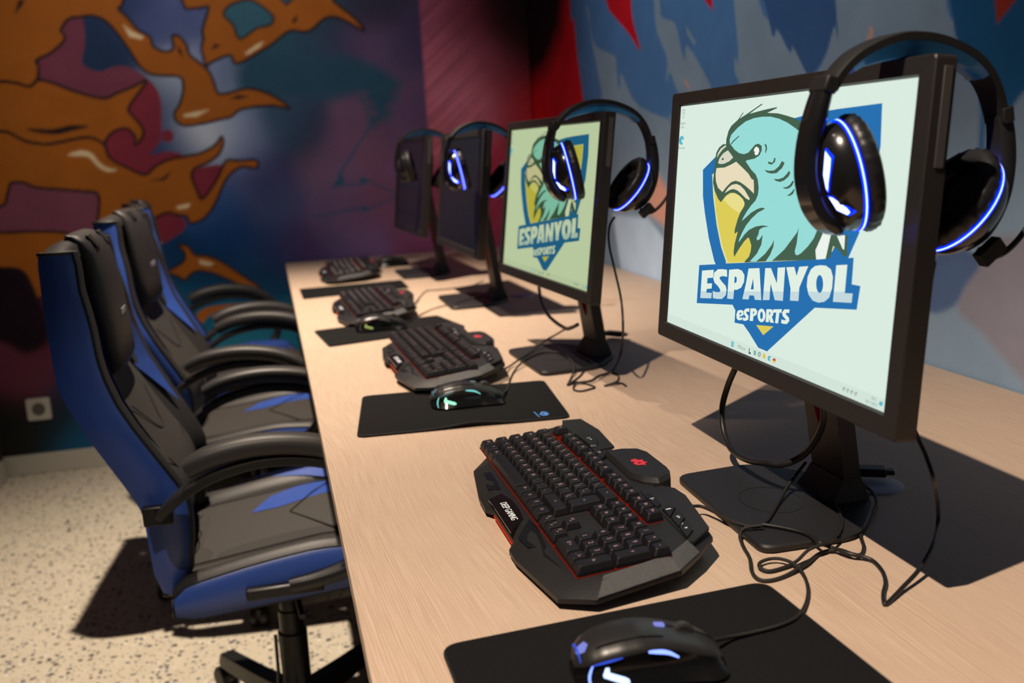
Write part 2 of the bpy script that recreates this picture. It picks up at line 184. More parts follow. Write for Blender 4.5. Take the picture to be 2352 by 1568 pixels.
BACKART=[((24, 52, 68), 26, [(-39, 1681), (161, 1655), (242, 1639), (298, 1651), (434, 1612), (542, 1540), (546, 1505), (523, 1485), (528, 1457), (491, 1431), (502, 1396), (443, 1364), (413, 1351), (402, 1393), (439, 1406), (398, 1428), (421, 1448), (373, 1464), (403, 1490), (312, 1487), (147, 1501), (-25, 1481), (-119, 1551)], None), ((28, 55, 80), 6, [(414, 1358), (334, 1257), (255, 1150)], ('line', 5)), ((28, 55, 80), 6, [(252, 1114), (358, 1115), (356, 1136), (381, 1124), (495, 1064)], ('line', 4)), ((28, 55, 80), 6, [(494, 1049), (371, 1004), (346, 1012), (142, 987)], ('line', 4)), ((25, 55, 75), 5, [(215, 1096), (273, 1163), (281, 1127), (244, 1108)], None), ((25, 55, 75), 5, [(346, 1144), (384, 1124), (351, 1108)], None), ((25, 55, 75), 5, [(343, 1016), (375, 1007), (348, 987)], None), ((80, 38, 52), 4, [(-738, 1817), (-694, 1828), (-684, 1809), (-688, 1727), (-707, 1651), (-652, 1617), (-594, 1634), (-544, 1633), (-484, 1598), (-474, 1578), (-528, 1554), (-594, 1531), (-647, 1513), (-748, 1550), (-824, 1585), (-871, 1600), (-865, 1669), (-822, 1693), (-764, 1736), (-768, 1780)], None), ((88, 28, 40), 4, [(-474, 1575), (-445, 1551), (-429, 1498), (-435, 1419), (-451, 1333), (-496, 1282), (-436, 1292), (-379, 1282), (-374, 1262), (-427, 1254), (-482, 1234), (-524, 1206), (-598, 1241), (-651, 1277), (-663, 1331), (-625, 1381), (-573, 1392), (-546, 1351), (-546, 1324), (-512, 1363), (-515, 1396), (-558, 1464), (-534, 1502)], None), ((88, 28, 40), 4, [(-395, 1353), (-398, 1343), (-406, 1334), (-417, 1330), (-428, 1330), (-437, 1336), (-443, 1345), (-444, 1356), (-440, 1367), (-432, 1375), (-422, 1379), (-411, 1379), (-402, 1374), (-396, 1364)], None), ((88, 28, 40), 4, [(-334, 1212), (-286, 1223), (-219, 1226), (-223, 1192), (-276, 1126), (-314, 1091), (-329, 1130), (-344, 1178)], None), ((88, 28, 40), 4, [(-506, 1025), (-458, 1045), (-420, 1033), (-387, 1003), (-400, 969), (-436, 944), (-492, 920), (-516, 943), (-528, 1006)], None), ((84, 45, 58), 4, [(-1037, 1194), (-987, 1200), (-861, 1166), (-713, 1134), (-727, 1047), (-752, 981), (-829, 973), (-1099, 1013), (-1280, 1026), (-1271, 1084)], None), ((112, 62, 16), 4, [(-1063, 2492), (-536, 2500), (-469, 2149), (-525, 1888), (-548, 1857), (-521, 1824), (-483, 1772), (-442, 1745), (-433, 1707), (-391, 1686), (-357, 1698), (-356, 1743), (-333, 1746), (-305, 1709), (-296, 1670), (-237, 1615), (-216, 1568), (-202, 1515), (-155, 1516), (-87, 1530), (-22, 1514), (43, 1478), (77, 1442), (20, 1455), (-54, 1455), (-123, 1445), (-159, 1419), (-199, 1411), (-287, 1395), (-359, 1395), (-384, 1436), (-356, 1481), (-337, 1534), (-339, 1580), (-376, 1591), (-446, 1597), (-488, 1624), (-519, 1683), (-555, 1749), (-598, 1807), (-644, 1830), (-694, 1828), (-738, 1820), (-771, 1780), (-761, 1761), (-767, 1736), (-822, 1693), (-874, 1669), (-871, 1644), (-880, 1600), (-912, 1569), (-958, 1584), (-1017, 1592), (-1194, 1605)], ((14, 12, 14), 6)), ((112, 62, 16), 4, [(-313, 2198), (-304, 1883), (-263, 1850), (-211, 1856), (-206, 1843), (-237, 1766), (-237, 1733), (-249, 1688), (-236, 1622), (-222, 1635), (-140, 1665), (-117, 1628), (-19, 1674), (38, 1706), (109, 1753), (183, 1748), (256, 1799), (318, 1798), (414, 1745), (380, 1796), (309, 1858), (292, 1898), (244, 2197), (-19, 2071)], ((14, 12, 14), 6)), ((35, 68, 82), 4, [(-141, 1841), (-105, 1866), (-45, 1878), (-1, 1858), (48, 1811), (31, 1778), (-23, 1767), (-94, 1726), (-114, 1782), (-144, 1815)], ((14, 12, 14), 5)), ((30, 60, 75), 4, [(70, 2044), (87, 1875), (106, 1855), (135, 1881), (177, 2043)], ((14, 12, 14), 4)), ((112, 62, 16), 4, [(-1195, 1599), (-1017, 1592), (-958, 1584), (-912, 1569), (-878, 1593), (-825, 1579), (-749, 1544), (-647, 1513), (-594, 1531), (-528, 1554), (-474, 1578), (-490, 1553), (-534, 1502), (-558, 1464), (-542, 1437), (-515, 1396), (-512, 1363), (-546, 1324), (-545, 1358), (-573, 1392), (-625, 1381), (-661, 1344), (-666, 1331), (-704, 1359), (-754, 1362), (-818, 1352), (-880, 1345), (-953, 1359), (-1009, 1394), (-1044, 1402), (-1222, 1417)], ((14, 12, 14), 6)), ((112, 62, 16), 4, [(-1223, 1411), (-1044, 1402), (-1009, 1394), (-953, 1359), (-880, 1345), (-818, 1352), (-754, 1362), (-704, 1359), (-666, 1331), (-651, 1277), (-598, 1241), (-525, 1203), (-482, 1234), (-427, 1258), (-367, 1268), (-300, 1278), (-237, 1308), (-207, 1341), (-203, 1313), (-228, 1267), (-278, 1236), (-326, 1218), (-343, 1185), (-329, 1130), (-314, 1091), (-276, 1126), (-237, 1179), (-212, 1225), (-190, 1245), (-144, 1239), (-83, 1239), (-71, 1221), (-86, 1204), (-133, 1214), (-175, 1196), (-213, 1157), (-246, 1097), (-279, 1044), (-323, 1005), (-371, 995), (-381, 1023), (-420, 1033), (-458, 1045), (-506, 1025), (-528, 1006), (-520, 909), (-549, 827), (-769, 845), (-724, 1047), (-713, 1134), (-756, 1150), (-861, 1166), (-940, 1178), (-987, 1200), (-1023, 1203), (-1037, 1194), (-1055, 1149), (-1085, 1111), (-1271, 1084)], ((14, 12, 14), 6)), ((112, 62, 16), 4, [(-1280, 1026), (-1099, 1009), (-945, 1002), (-852, 988), (-825, 952), (-843, 817), (-987, 733), (-1002, 720), (-1016, 804), (-1046, 854), (-1119, 867), (-1301, 882)], ((14, 12, 14), 6)), ((112, 62, 16), 4, [(-486, 801), (-458, 813), (-415, 838), (-405, 872), (-427, 909), (-388, 899), (-366, 862), (-319, 855), (-261, 825), (-186, 763), (-113, 699), (-171, 708), (-236, 745), (-300, 779), (-359, 795), (-395, 780), (-417, 760), (-442, 777)], ((14, 12, 14), 5)), ((112, 62, 16), 4, [(-387, 608), (-350, 634), (-288, 642), (-184, 640), (-207, 628), (-276, 623), (-333, 603), (-370, 571)], None), ((14, 12, 14), 5, [(-943, 1410), (-873, 1403), (-829, 1405), (-778, 1415), (-714, 1406), (-781, 1392), (-832, 1382), (-893, 1388), (-935, 1400)], None), ((14, 12, 14), 5, [(-508, 1181), (-462, 1185), (-419, 1213), (-442, 1184), (-456, 1175)], None), ((14, 12, 14), 5, [(-158, 1493), (-123, 1505), (-84, 1498), (-125, 1488)], None), ((14, 12, 14), 5, [(-210, 1687), (-194, 1712), (-172, 1702)], None), ((14, 12, 14), 5, [(-340, 1710), (-326, 1690), (-326, 1661), (-340, 1684)], None), ((14, 12, 14), 5, [(120, 1789), (142, 1815), (144, 1795), (129, 1782)], None), ((14, 12, 14), 5, [(-928, 1846), (-909, 1895), (-885, 1895), (-908, 1864)], None), ((165, 150, 118), 6, [(-806, 1299), (-760, 1313), (-718, 1300), (-691, 1259), (-662, 1238), (-631, 1229), (-664, 1224), (-699, 1246), (-732, 1288), (-781, 1294)], None), ((165, 150, 118), 6, [(-537, 1793), (-509, 1767), (-467, 1746), (-474, 1737), (-517, 1748)], None), ((165, 150, 118), 6, [(-348, 1435), (-295, 1445), (-248, 1450), (-297, 1426), (-343, 1428)], None), ((165, 150, 118), 6, [(-416, 1067), (-362, 1077), (-370, 1060), (-411, 1056)], None), ((165, 150, 118), 6, [(-80, 1669), (-30, 1701), (-2, 1713), (-17, 1694), (-67, 1666)], None), ((165, 150, 118), 6, [(-348, 839), (-296, 821), (-310, 812), (-349, 825)], None), ((16, 5, 14), 14, [(-1302, 875), (-1083, 857), (-1023, 798), (-989, 719), (-973, 649), (-980, 552), (-1074, 512), (-1161, 570), (-1344, 588)], None)]
RIGHTART=[((52, 88, 130), 5, [(3642, 2710), (3779, 1766), (3739, 1697), (3711, 1547), (3657, 1317), (3469, 1283), (3014, 1283), (2785, 1243), (2738, 1318), (1369, 1257), (1329, 1811)], None), ((90, 110, 128), 4, [(3593, 1725), (3556, 1694), (3546, 1646), (3500, 1571), (3310, 1520), (3288, 1483), (3276, 1409), (3256, 1418), (3239, 1454), (3129, 1360), (2979, 1317), (2799, 1254), (2816, 957), (3208, 862), (3671, 1303), (3458, 1377), (3479, 1472), (3541, 1599), (3560, 1661)], None), ((90, 110, 128), 4, [(2994, 1985), (2932, 1970), (2894, 1639), (2875, 1587), (2782, 1559), (2744, 1485), (2715, 1451), (2702, 1492), (2601, 1415), (2548, 1355), (2682, 1348), (2771, 1369), (2825, 1428), (2852, 1402), (2856, 1413), (2845, 1468), (2915, 1547), (2934, 1611)], None), ((90, 110, 128), 4, [(2706, 1547), (2643, 1491), (2652, 1484), (2698, 1520)], None), ((90, 110, 128), 4, [(2466, 1901), (2381, 1879), (2276, 1550), (2228, 1500), (2200, 1461), (2186, 1473), (2128, 1415), (2115, 1427), (2052, 1360), (2051, 1271), (2394, 1284), (2382, 1364), (2403, 1390), (2407, 1433), (2385, 1447)], None), ((35, 65, 105), 4, [(2360, 1874), (1948, 1766), (1930, 1431), (1943, 1452), (1973, 1400), (2027, 1361), (2052, 1360), (2115, 1427), (2128, 1415), (2186, 1473), (2200, 1461), (2228, 1500)], None), ((90, 110, 128), 4, [(1948, 1766), (1626, 1682), (1589, 1451), (1567, 1413), (1555, 1383), (1527, 1316), (1434, 1260), (1392, 1297), (1334, 1330), (1314, 1036), (2273, 948), (2051, 1271), (2052, 1338), (2011, 1363), (1973, 1400), (1943, 1452), (1930, 1431)], None), ((8, 62, 100), 6, [(1626, 1682), (1353, 1610), (1333, 1321), (1391, 1285), (1417, 1259), (1437, 1235), (1490, 1262), (1497, 1298), (1527, 1316), (1555, 1383), (1567, 1413)], None), ((28, 70, 110), 10, [(1490, 1262), (1476, 1262), (1477, 1198), (1493, 1185)], None), ((140, 112, 108), 3, [(1829, 1401), (1817, 1437), (1804, 1428), (1808, 1405)], None), ((140, 112, 108), 3, [(2724, 1388), (2717, 1403), (2675, 1363)], None), ((140, 112, 108), 4, [(3135, 1181), (3110, 1156), (3129, 1144)], None), ((150, 112, 100), 20, [(3029, 1090), (2943, 1140), (2811, 1044), (2816, 957), (3018, 1004)], None), ((130, 150, 172), 14, [(3374, 985), (3036, 991), (2819, 898), (2829, 718), (3279, 719)], None), ((92, 92, 104), 14, [(1470, 1037), (1377, 1059), (1245, 1056), (1224, 766), (1473, 886), (1532, 923)], None), ((52, 70, 100), 8, [(1620, 976), (1560, 1030), (1479, 1007), (1516, 957), (1538, 923), (1591, 899), (1630, 909)], None), ((150, 8, 18), 5, [(4489, 3039), (3642, 2710), (3779, 1766), (3739, 1697), (3711, 1547), (3647, 1338), (3657, 1260), (4899, 1284)], None), ((12, 3, 6), 110, [(5141, 2811), (3736, 2389), (3879, 1748), (3994, 1630), (4123, 1557), (4281, 1516), (4984, 1547)], None), ((140, 10, 22), 3, [(3514, 1999), (3370, 1707), (3297, 1647), (3163, 1576), (3061, 1510), (3101, 1580), (3130, 1649), (3167, 1924)], None), ((140, 10, 22), 3, [(2662, 1781), (2534, 1750), (2536, 1597), (2528, 1559), (2579, 1593)], None), ((110, 30, 15), 4, [(1468, 1452), (1460, 1396), (1418, 1427), (1377, 1506), (1477, 1525)], None)]
KB={'label': [(-398, -1106), (-312, -895), (417, -899), (618, -1032), (904, -1176), (439, -1167), (-70, -1172)], 'chev': [(626, -908), (863, -875), (1434, -925), (1552, -992), (2048, -932), (1647, -1019), (1483, -987), (1057, -935), (927, -965), (1019, -1032), (1192, -1077), (1412, -1030), (1378, -1119), (1068, -1152)], 'chev2': [(-1252, -1043), (-1213, -949), (-736, -957), (-494, -980), (-600, -1118), (-802, -1115), (-685, -1018), (-856, -995), (-984, -1050)], 'm1': [(-2030, 463), (-2096, 624), (-1600, 676), (-1456, 637), (-1328, 567), (-1363, 489)], 'm2': [(-1220, 460), (-1271, 557), (-882, 549), (-750, 452)], 'm3': [(690, 456), (663, 560), (1081, 540), (1155, 457)], 'd1': [(1212, 494), (1141, 583), (1251, 643), (1475, 483)], 'd2': [(1503, 481), (1294, 647), (1570, 619), (1760, 458)], 'd3': [(1797, 453), (1598, 621), (1915, 562), (2065, 426)], 'led': [(1311, 274), (1367, 414), (1958, 371), (2009, 224)], 'legs': [(-2053, 564), (-1816, 563), (-1548, 573), (-1077, 510), (-975, 537), (782, 513), (960, 512), (1274, 544), (1575, 533), (1833, 517), (1686, 221), (1892, 219), (2072, 215)]}
# ------------------------------------------------------------------ setting
def node(nt,t,**k):
    n=nt.nodes.new(t)
    for a,b in k.items(): setattr(n,a,b)
    return n
def floor_mat():
    m=bpy.data.materials.new('terrazzo'); m.use_nodes=True; nt=m.node_tree; b=nt.nodes['Principled BSDF']; L=nt.links.new
    tc=node(nt,'ShaderNodeTexCoord'); prev=None
    base=node(nt,'ShaderNodeTexNoise'); base.inputs['Scale'].default_value=14; L(tc.outputs['Object'],base.inputs['Vector'])
    mx=node(nt,'ShaderNodeMix',data_type='RGBA'); mx.inputs[6].default_value=(.52,.47,.37,1); mx.inputs[7].default_value=(.64,.58,.46,1); L(base.outputs['Fac'],mx.inputs[0]); prev=mx.outputs[2]
    nz=node(nt,'ShaderNodeTexNoise'); nz.inputs['Scale'].default_value=60; L(tc.outputs['Object'],nz.inputs['Vector'])
    av=node(nt,'ShaderNodeVectorMath',operation='MULTIPLY_ADD'); av.inputs[1].default_value=(.006,.006,.006); L(nz.outputs['Color'],av.inputs[0]); L(tc.outputs['Object'],av.inputs[2])
    for sc,thr,col in((48,.0078,(.05,.05,.06)),(62,.0056,(.04,.08,.14)),(90,.0040,(.14,.11,.08)),(40,.006,(.75,.72,.64))):
        v=node(nt,'ShaderNodeTexVoronoi'); v.inputs['Scale'].default_value=sc; L(av.outputs[0],v.inputs['Vector'])
        v.inputs['Randomness'].default_value=1
        sep=node(nt,'ShaderNodeSeparateColor'); L(v.outputs['Color'],sep.inputs[0])
        mr=node(nt,'ShaderNodeMath',operation='MULTIPLY'); mr.inputs[1].default_value=thr*sc*1.25; L(sep.outputs[0],mr.inputs[0])
        mm=node(nt,'ShaderNodeMath',operation='POWER'); L(mr.outputs[0],mm.inputs[0]); mm.inputs[1].default_value=1.3
        lt=node(nt,'ShaderNodeMath',operation='LESS_THAN'); L(v.outputs['Distance'],lt.inputs[0]); L(mm.outputs[0],lt.inputs[1])
        mx=node(nt,'ShaderNodeMix',data_type='RGBA'); L(lt.outputs[0],mx.inputs[0]); L(prev,mx.inputs[6]); mx.inputs[7].default_value=(*col,1); prev=mx.outputs[2]
    L(prev,b.inputs['Base Color']); b.inputs['Roughness'].default_value=.42
    return m
def wood_mat(name,c1,c2,axis='Y'):
    m=bpy.data.materials.new(name); m.use_nodes=True; nt=m.node_tree; b=nt.nodes['Principled BSDF']; L=nt.links.new
    tc=node(nt,'ShaderNodeTexCoord')
    warp=node(nt,'ShaderNodeTexNoise'); warp.inputs['Scale'].default_value=1.6; warp.inputs['Detail'].default_value=1
    mp0=node(nt,'ShaderNodeMapping'); mp0.inputs['Scale'].default_value=(1.6,.55,1); L(tc.outputs['Object'],mp0.inputs['Vector']); L(mp0.outputs[0],warp.inputs['Vector'])
    sub=node(nt,'ShaderNodeVectorMath',operation='MULTIPLY_ADD'); sub.inputs[1].default_value=(.22,0,0); L(warp.outputs['Color'],sub.inputs[0]); L(tc.outputs['Object'],sub.inputs[2])
    # growth lines
    w1=node(nt,'ShaderNodeTexWave',wave_type='BANDS',bands_direction='X'); w1.inputs['Scale'].default_value=95; w1.inputs['Distortion'].default_value=5; w1.inputs['Detail'].default_value=3; w1.inputs['Detail Scale'].default_value=1.5
    mp=node(nt,'ShaderNodeMapping'); mp.inputs['Scale'].default_value=(1,.09,1); L(sub.outputs[0],mp.inputs['Vector']); L(mp.outputs[0],w1.inputs['Vector'])
    fine=node(nt,'ShaderNodeTexNoise'); fine.inputs['Scale'].default_value=420; fine.inputs['Detail'].default_value=3
    mp2=node(nt,'ShaderNodeMapping'); mp2.inputs['Scale'].default_value=(1,.022,1); L(sub.outputs[0],mp2.inputs['Vector']); L(mp2.outputs[0],fine.inputs['Vector'])
    r1=node(nt,'ShaderNodeValToRGB'); r1.color_ramp.elements[0].position=.35; r1.color_ramp.elements[1].position=.75; L(fine.outputs['Fac'],r1.inputs[0])
    a=node(nt,'ShaderNodeMath',operation='MULTIPLY_ADD'); L(w1.outputs['Fac'],a.inputs[0]); a.inputs[1].default_value=.40
    a2=node(nt,'ShaderNodeMath',operation='MULTIPLY'); L(r1.outputs[0],a2.inputs[0]); a2.inputs[1].default_value=.6; L(a2.outputs[0],a.inputs[2])
    mx=node(nt,'ShaderNodeMix',data_type='RGBA'); mx.inputs[6].default_value=(*c1,1); mx.inputs[7].default_value=(*c2,1); L(a.outputs[0],mx.inputs[0]); L(mx.outputs[2],b.inputs['Base Color'])
    b.inputs['Roughness'].default_value=.5; b.inputs['Specular IOR Level'].default_value=.3
    return m
def paint_mat(name):
    m=bpy.data.materials.new(name); m.use_nodes=True; nt=m.node_tree; b=nt.nodes['Principled BSDF']; L=nt.links.new
    at=node(nt,'ShaderNodeAttribute'); at.attribute_name='paint'
    tc=node(nt,'ShaderNodeTexCoord'); n=node(nt,'ShaderNodeTexNoise'); n.inputs['Scale'].default_value=9; n.inputs['Detail'].default_value=5; L(tc.outputs['Object'],n.inputs['Vector'])
    mr=node(nt,'ShaderNodeMapRange'); mr.inputs[3].default_value=.82; mr.inputs[4].default_value=1.18; L(n.outputs['Fac'],mr.inputs[0])
    sc=node(nt,'ShaderNodeVectorMath',operation='SCALE'); L(at.outputs['Color'],sc.inputs[0]); L(mr.outputs[0],sc.inputs['Scale'])
    L(sc.outputs[0],b.inputs['Base Color']); b.inputs['Roughness'].default_value=.62; b.inputs['Specular IOR Level'].default_value=.25
    n2=node(nt,'ShaderNodeTexNoise'); n2.inputs['Scale'].default_value=160; L(tc.outputs['Object'],n2.inputs['Vector'])
    bp=node(nt,'ShaderNodeBump'); bp.inputs['Strength'].default_value=.15; bp.inputs['Distance'].default_value=.002; L(n2.outputs['Fac'],bp.inputs['Height']); L(bp.outputs['Normal'],b.inputs['Normal'])
    return m
def sdist(A,B,P,line=False):
    """signed distance (negative inside) of grid points to polygon, metres"""
    P=np.array(P,float)/1000; n=len(P); d=np.full(A.shape,1e9); ins=np.zeros(A.shape,bool)
    for i in range(n-1 if line else n):
        x0,y0=P[i]; x1,y1=P[(i+1)%n]; dx,dy=x1-x0,y1-y0; l=dx*dx+dy*dy+1e-12
        t=np.clip(((A-x0)*dx+(B-y0)*dy)/l,0,1); d=np.minimum(d,(A-x0-t*dx)**2+(B-y0-t*dy)**2)
        if not line:
            c=((y0>B)!=(y1>B)); xx=x0+(B-y0)*dx/(dy if abs(dy)>1e-9 else 1e-9); ins^=c&(A<xx)
    d=np.sqrt(d); return d if line else np.where(ins,-d,d)
def paint(img,A,B,shapes,gain,k):
    for col,ft,poly,ol in shapes:
        c=np.array(lin(col))*gain; ft=max(ft,1.5)*k
        if ol and ol[0]=='line':
            P=[tuple(p) for p in catmull([(a,b,0) for a,b in poly],4)]; P=[(p[0],p[1]) for p in P]
            d=sdist(A,B,P,True)-ol[1]*k/2; al=np.clip(.5-d/ft,0,1)[...,None]; img[:]=img*(1-al)+c*al; continue
        if len(poly)>5:
            P=[(p[0],p[1]) for p in catmull([(a,b,0) for a,b in poly],3,True)]
        else: P=poly
        xs=[p[0]/1000 for p in P]; ys=[p[1]/1000 for p in P]; mg=ft*2+.03
        msk=(A>min(xs)-mg)&(A<max(xs)+mg)&(B>min(ys)-mg)&(B<max(ys)+mg)
        if not msk.any(): continue
        d=sdist(A[msk],B[msk],P); al=np.clip(.5-d/ft,0,1)[:,None]; sub=img[msk]
        sub=sub*(1-al)+c*al
        if ol:
            oc=np.array(lin(ol[0]))*gain; o2=np.clip(.5-(np.abs(d)-ol[1]*k/2)/(3*k),0,1)[:,None]; sub=sub*(1-o2*.92)+oc*o2*.92
        img[msk]=sub
def blobfield(A,B,blobs,gain,sig):
    W=np.zeros(A.shape); C=np.zeros(A.shape+(3,))
    for (a,b),col in blobs:
        w_=np.exp(-((A-a/1000)**2+(B-b/1000)**2)/(2*sig*sig))+1e-12/(1e-4+(A-a/1000)**2+(B-b/1000)**2)
        W+=w_; C+=w_[...,None]*np.array(lin(col))*gain
    return C/W[...,None]
def wall_grid(name,av,bv,P,img,thick,nrm,mat):
    na,nb=len(av),len(bv)
    A,B=np.meshgrid(av,bv,indexing='ij'); co=np.array([P(a,b) for a,b in((0,0),(1,0),(0,1))],float)
    V=co[0]+A[...,None]*(co[1]-co[0])+B[...,None]*(co[2]-co[0]); V=V.reshape(-1,3)
    idx=np.arange(na*nb).reshape(na,nb); F=np.stack([idx[:-1,:-1],idx[1:,:-1],idx[1:,1:],idx[:-1,1:]],-1).reshape(-1,4)
    # back skin so that the wall has thickness
    nb0=len(V); cr=np.array([V[idx[i,j]] for i,j in((0,0),(-1,0),(-1,-1),(0,-1))])+np.array(nrm)*thick
    V=np.vstack([V,cr]); quads=[[nb0,nb0+1,nb0+2,nb0+3],[idx[0,0],idx[-1,0],nb0+1,nb0],[idx[-1,0],idx[-1,-1],nb0+2,nb0+1],[idx[-1,-1],idx[0,-1],nb0+3,nb0+2],[idx[0,-1],idx[0,0],nb0,nb0+3]]
    F=np.vstack([F,np.array(quads)])
    me=bpy.data.meshes.new(name); me.vertices.add(len(V)); me.vertices.foreach_set('co',V.ravel()); me.loops.add(F.size); me.loops.foreach_set('vertex_index',F.ravel())
    me.polygons.add(len(F)); me.polygons.foreach_set('loop_start',np.arange(0,F.size,4)); me.polygons.foreach_set('loop_total',np.full(len(F),4)); me.update(calc_edges=True); me.validate()
    col=me.color_attributes.new('paint','FLOAT_COLOR','POINT'); C=np.ones((len(V),4)); C[:nb0,:3]=img.reshape(-1,3); C[nb0:,:3]=.3; col.data.foreach_set('color',C.ravel())
    me.materials.append(mat); o=bpy.data.objects.new(name,me); COL.objects.link(o); o['kind']='structure'; return o
XW,YF,XL=1.1287,4.3977,-1.215
GB,GR=(4.2,3.0)
PM=paint_mat('mural_paint')
# back wall
av=np.concatenate([np.arange(XL-.3,XW+.001,.0065)]); bv=np.concatenate([[0,.05],np.arange(.1,2.15,.0065),[2.3,2.5,2.8]])
A,B=np.meshgrid(av,bv,indexing='ij')
img=blobfield(A,B,BLOBS,GB,.062); pk=blobfield(A,B,PINK,GB,.075)
al=np.clip((A-.655)/.012+.5,0,1)[...,None]
# diagonal spray streaks in the pink field
q_=A*.78-B; l_=A+B*.78; st=sum(a*np.sin(q_*f+p+1.8*np.sin(l_*g+p*2))*(.5+.5*np.sin(l_*h+q_*5+p)) for a,f,p,g,h in((.10,61,.3,3.1,6.3),(.09,107,1.9,4.7,9.1),(.08,173,4.1,2.3,7.7),(.07,251,2.7,5.9,11.3),(.05,377,5.5,3.7,13.1)))
pk=pk*(1+st[...,None]*np.array([1,1,1])); img=img*(1-al)+pk*al
paint(img,A,B,BACKART,GB,.0019)
wall_grid('wall_back',av,bv,lambda a,b:(a,YF,b),img,.12,(0,1,0),PM)
# right wall
av=np.concatenate([[-.9,0,.4],np.arange(.8,YF+.001,.007),[YF+.1]]); bv=np.concatenate([[0,.4,.7],np.arange(.76,2.3,.006),[2.5,2.8]])
A,B=np.meshgrid(av,bv,indexing='ij'); img=np.zeros(A.shape+(3,))+np.array(lin((88,106,124)))*GR
paint(img,A,B,RIGHTART,GR,.0013)
wall_grid('wall_right',av,bv,lambda a,b:(XW,a,b),img,.12,(1,0,0),PM)
FM=floor_mat()
f=MB().box((0,1.6,-.05),(5,6.6,.1)).build('floor',FM); f['kind']='structure'
f.location=(0,0,0)
LW=pm('left_wall_paint',(.035,.02,.03),.7,noise=.3,nscale=6)
o=MB().box((XL-.06,1.8,1.4),(.12,5.2,2.8)).build('wall_left',LW); o['kind']='structure'
WHT=pm('baseboard_white',(.52,.50,.44),.45,noise=.05)
o=MB().box(((XL+XW)/2,YF-.007,.0425),(XW-XL,.014,.085)).build('baseboard_back',WHT,bevel=.003); o['kind']='structure'
o=MB().box((XL+.007,1.9,.0425),(.014,4.9,.085)).build('baseboard_left',WHT,bevel=.003); o['kind']='structure'
# socket
sk=empty('wall_socket',(-1.052,YF,.275),0,'white square power socket plate on the mural wall above the baseboard','socket')
SKM=pm('socket_plastic',(.62,.60,.54),.35)
MB().prism(rrect(.092,.092,.008),0,.010,M=Matrix.Rotation(pi/2,4,'X')).build('cover_plate',SKM,sk,bevel=.002)
b=MB().lathe([(.026,.0105),(.026,.012),(.021,.012),(.020,.004),(.001,.004)],28,M=Matrix.Rotation(pi/2,4,'X'))
DK=pm('socket_dark',(.12,.115,.1),.5); b.build('socket_well',DK,sk,smooth=40)
# ------------------------------------------------------------------ desk
WOOD=wood_mat('pale_oak_laminate',(.47,.34,.25),(.63,.485,.37)); EDGE=pm('desk_edge_band',(.38,.25,.17),.5,noise=.15,nscale=60)
DKM=pm('desk_frame_steel',(.03,.03,.033),.45,metal=.4)
desk=empty('computer_desk',(.0,0,0),0,'long pale wooden desk carrying the row of monitors and keyboards','desk')
Y0=-.75
bm_=MB(); bm_.box(((XW-.004)/2,(Y0+YF-.02)/2,ZT-.0125),(XW-.004,YF-.02-Y0,.025),0)
o=bm_.build('tabletop',[WOOD],desk,bevel=.0012)
o=MB().box((.55,(Y0+YF-.02)/2,ZT-.06),(.04,YF-Y0-.3,.06)).build('frame_rail',DKM,desk)
for y in (-.6,.42,2.48,4.28):
    for x in (.12,1.02):
        MB().box((x,y,(ZT-.025)/2),(.05,.05,ZT-.025)).build('leg',DKM,desk,bevel=.003)
    MB().box((.57,y,ZT-.05),(.85,.04,.05)).build('frame_rail',DKM,desk)
# ------------------------------------------------------------------ monitors
FR=pm('monitor_bezel_plastic',(.020,.018,.017),.36,spec=.35,bump=.25,bscale=900)
FR2=pm('monitor_back_plastic',(.010,.010,.011),.5,spec=.35,bump=.2,bscale=700)
BASEM=pm('stand_base_plastic',(.016,.016,.018),.48,spec=.4,bump=.25,bscale=900)
REDI=pm('red_cable_clip_lining',(.42,.008,.012),.45)
GREYB=pm('button_strip_grey',(.06,.057,.055),.4)
OFF=pm('dark_screen_glass',(.012,.012,.015),.16,spec=.5)
SWd,SHt=.5314,.2989
C_=dict(blue=(40,112,176),cream=(224,222,168),yellow=(220,204,88),pale=(232,222,140),white=(236,243,236),green=(70,98,78),teal=(152,220,216),cere=(215,214,196),beak=(232,220,188))
def emb_mats(tint,g):
    d={}
    for k,c in C_.items():
        l=lin(c); d[k]=em('screen_'+k,tuple(l[i]*tint[i] for i in range(3)),g)
    d['letter']=em('screen_letter',tuple(a*b for a,b in zip(lin((226,240,228)),tint)),g); d['letter_low']=em('screen_letter_shade',tuple(a*b for a,b in zip(lin((196,218,222)),tint)),g)
    d['ic1']=em('screen_icon_cyan',lin((90,190,210)),g*.9); d['ic2']=em('screen_icon_grey',lin((120,140,140)),g); d['ic3']=em('screen_icon_yellow',lin((225,195,70)),g); d['ic4']=em('screen_icon_red',lin((200,70,60)),g); d['ic5']=em('screen_icon_navy',lin((50,70,90)),g)
    return d
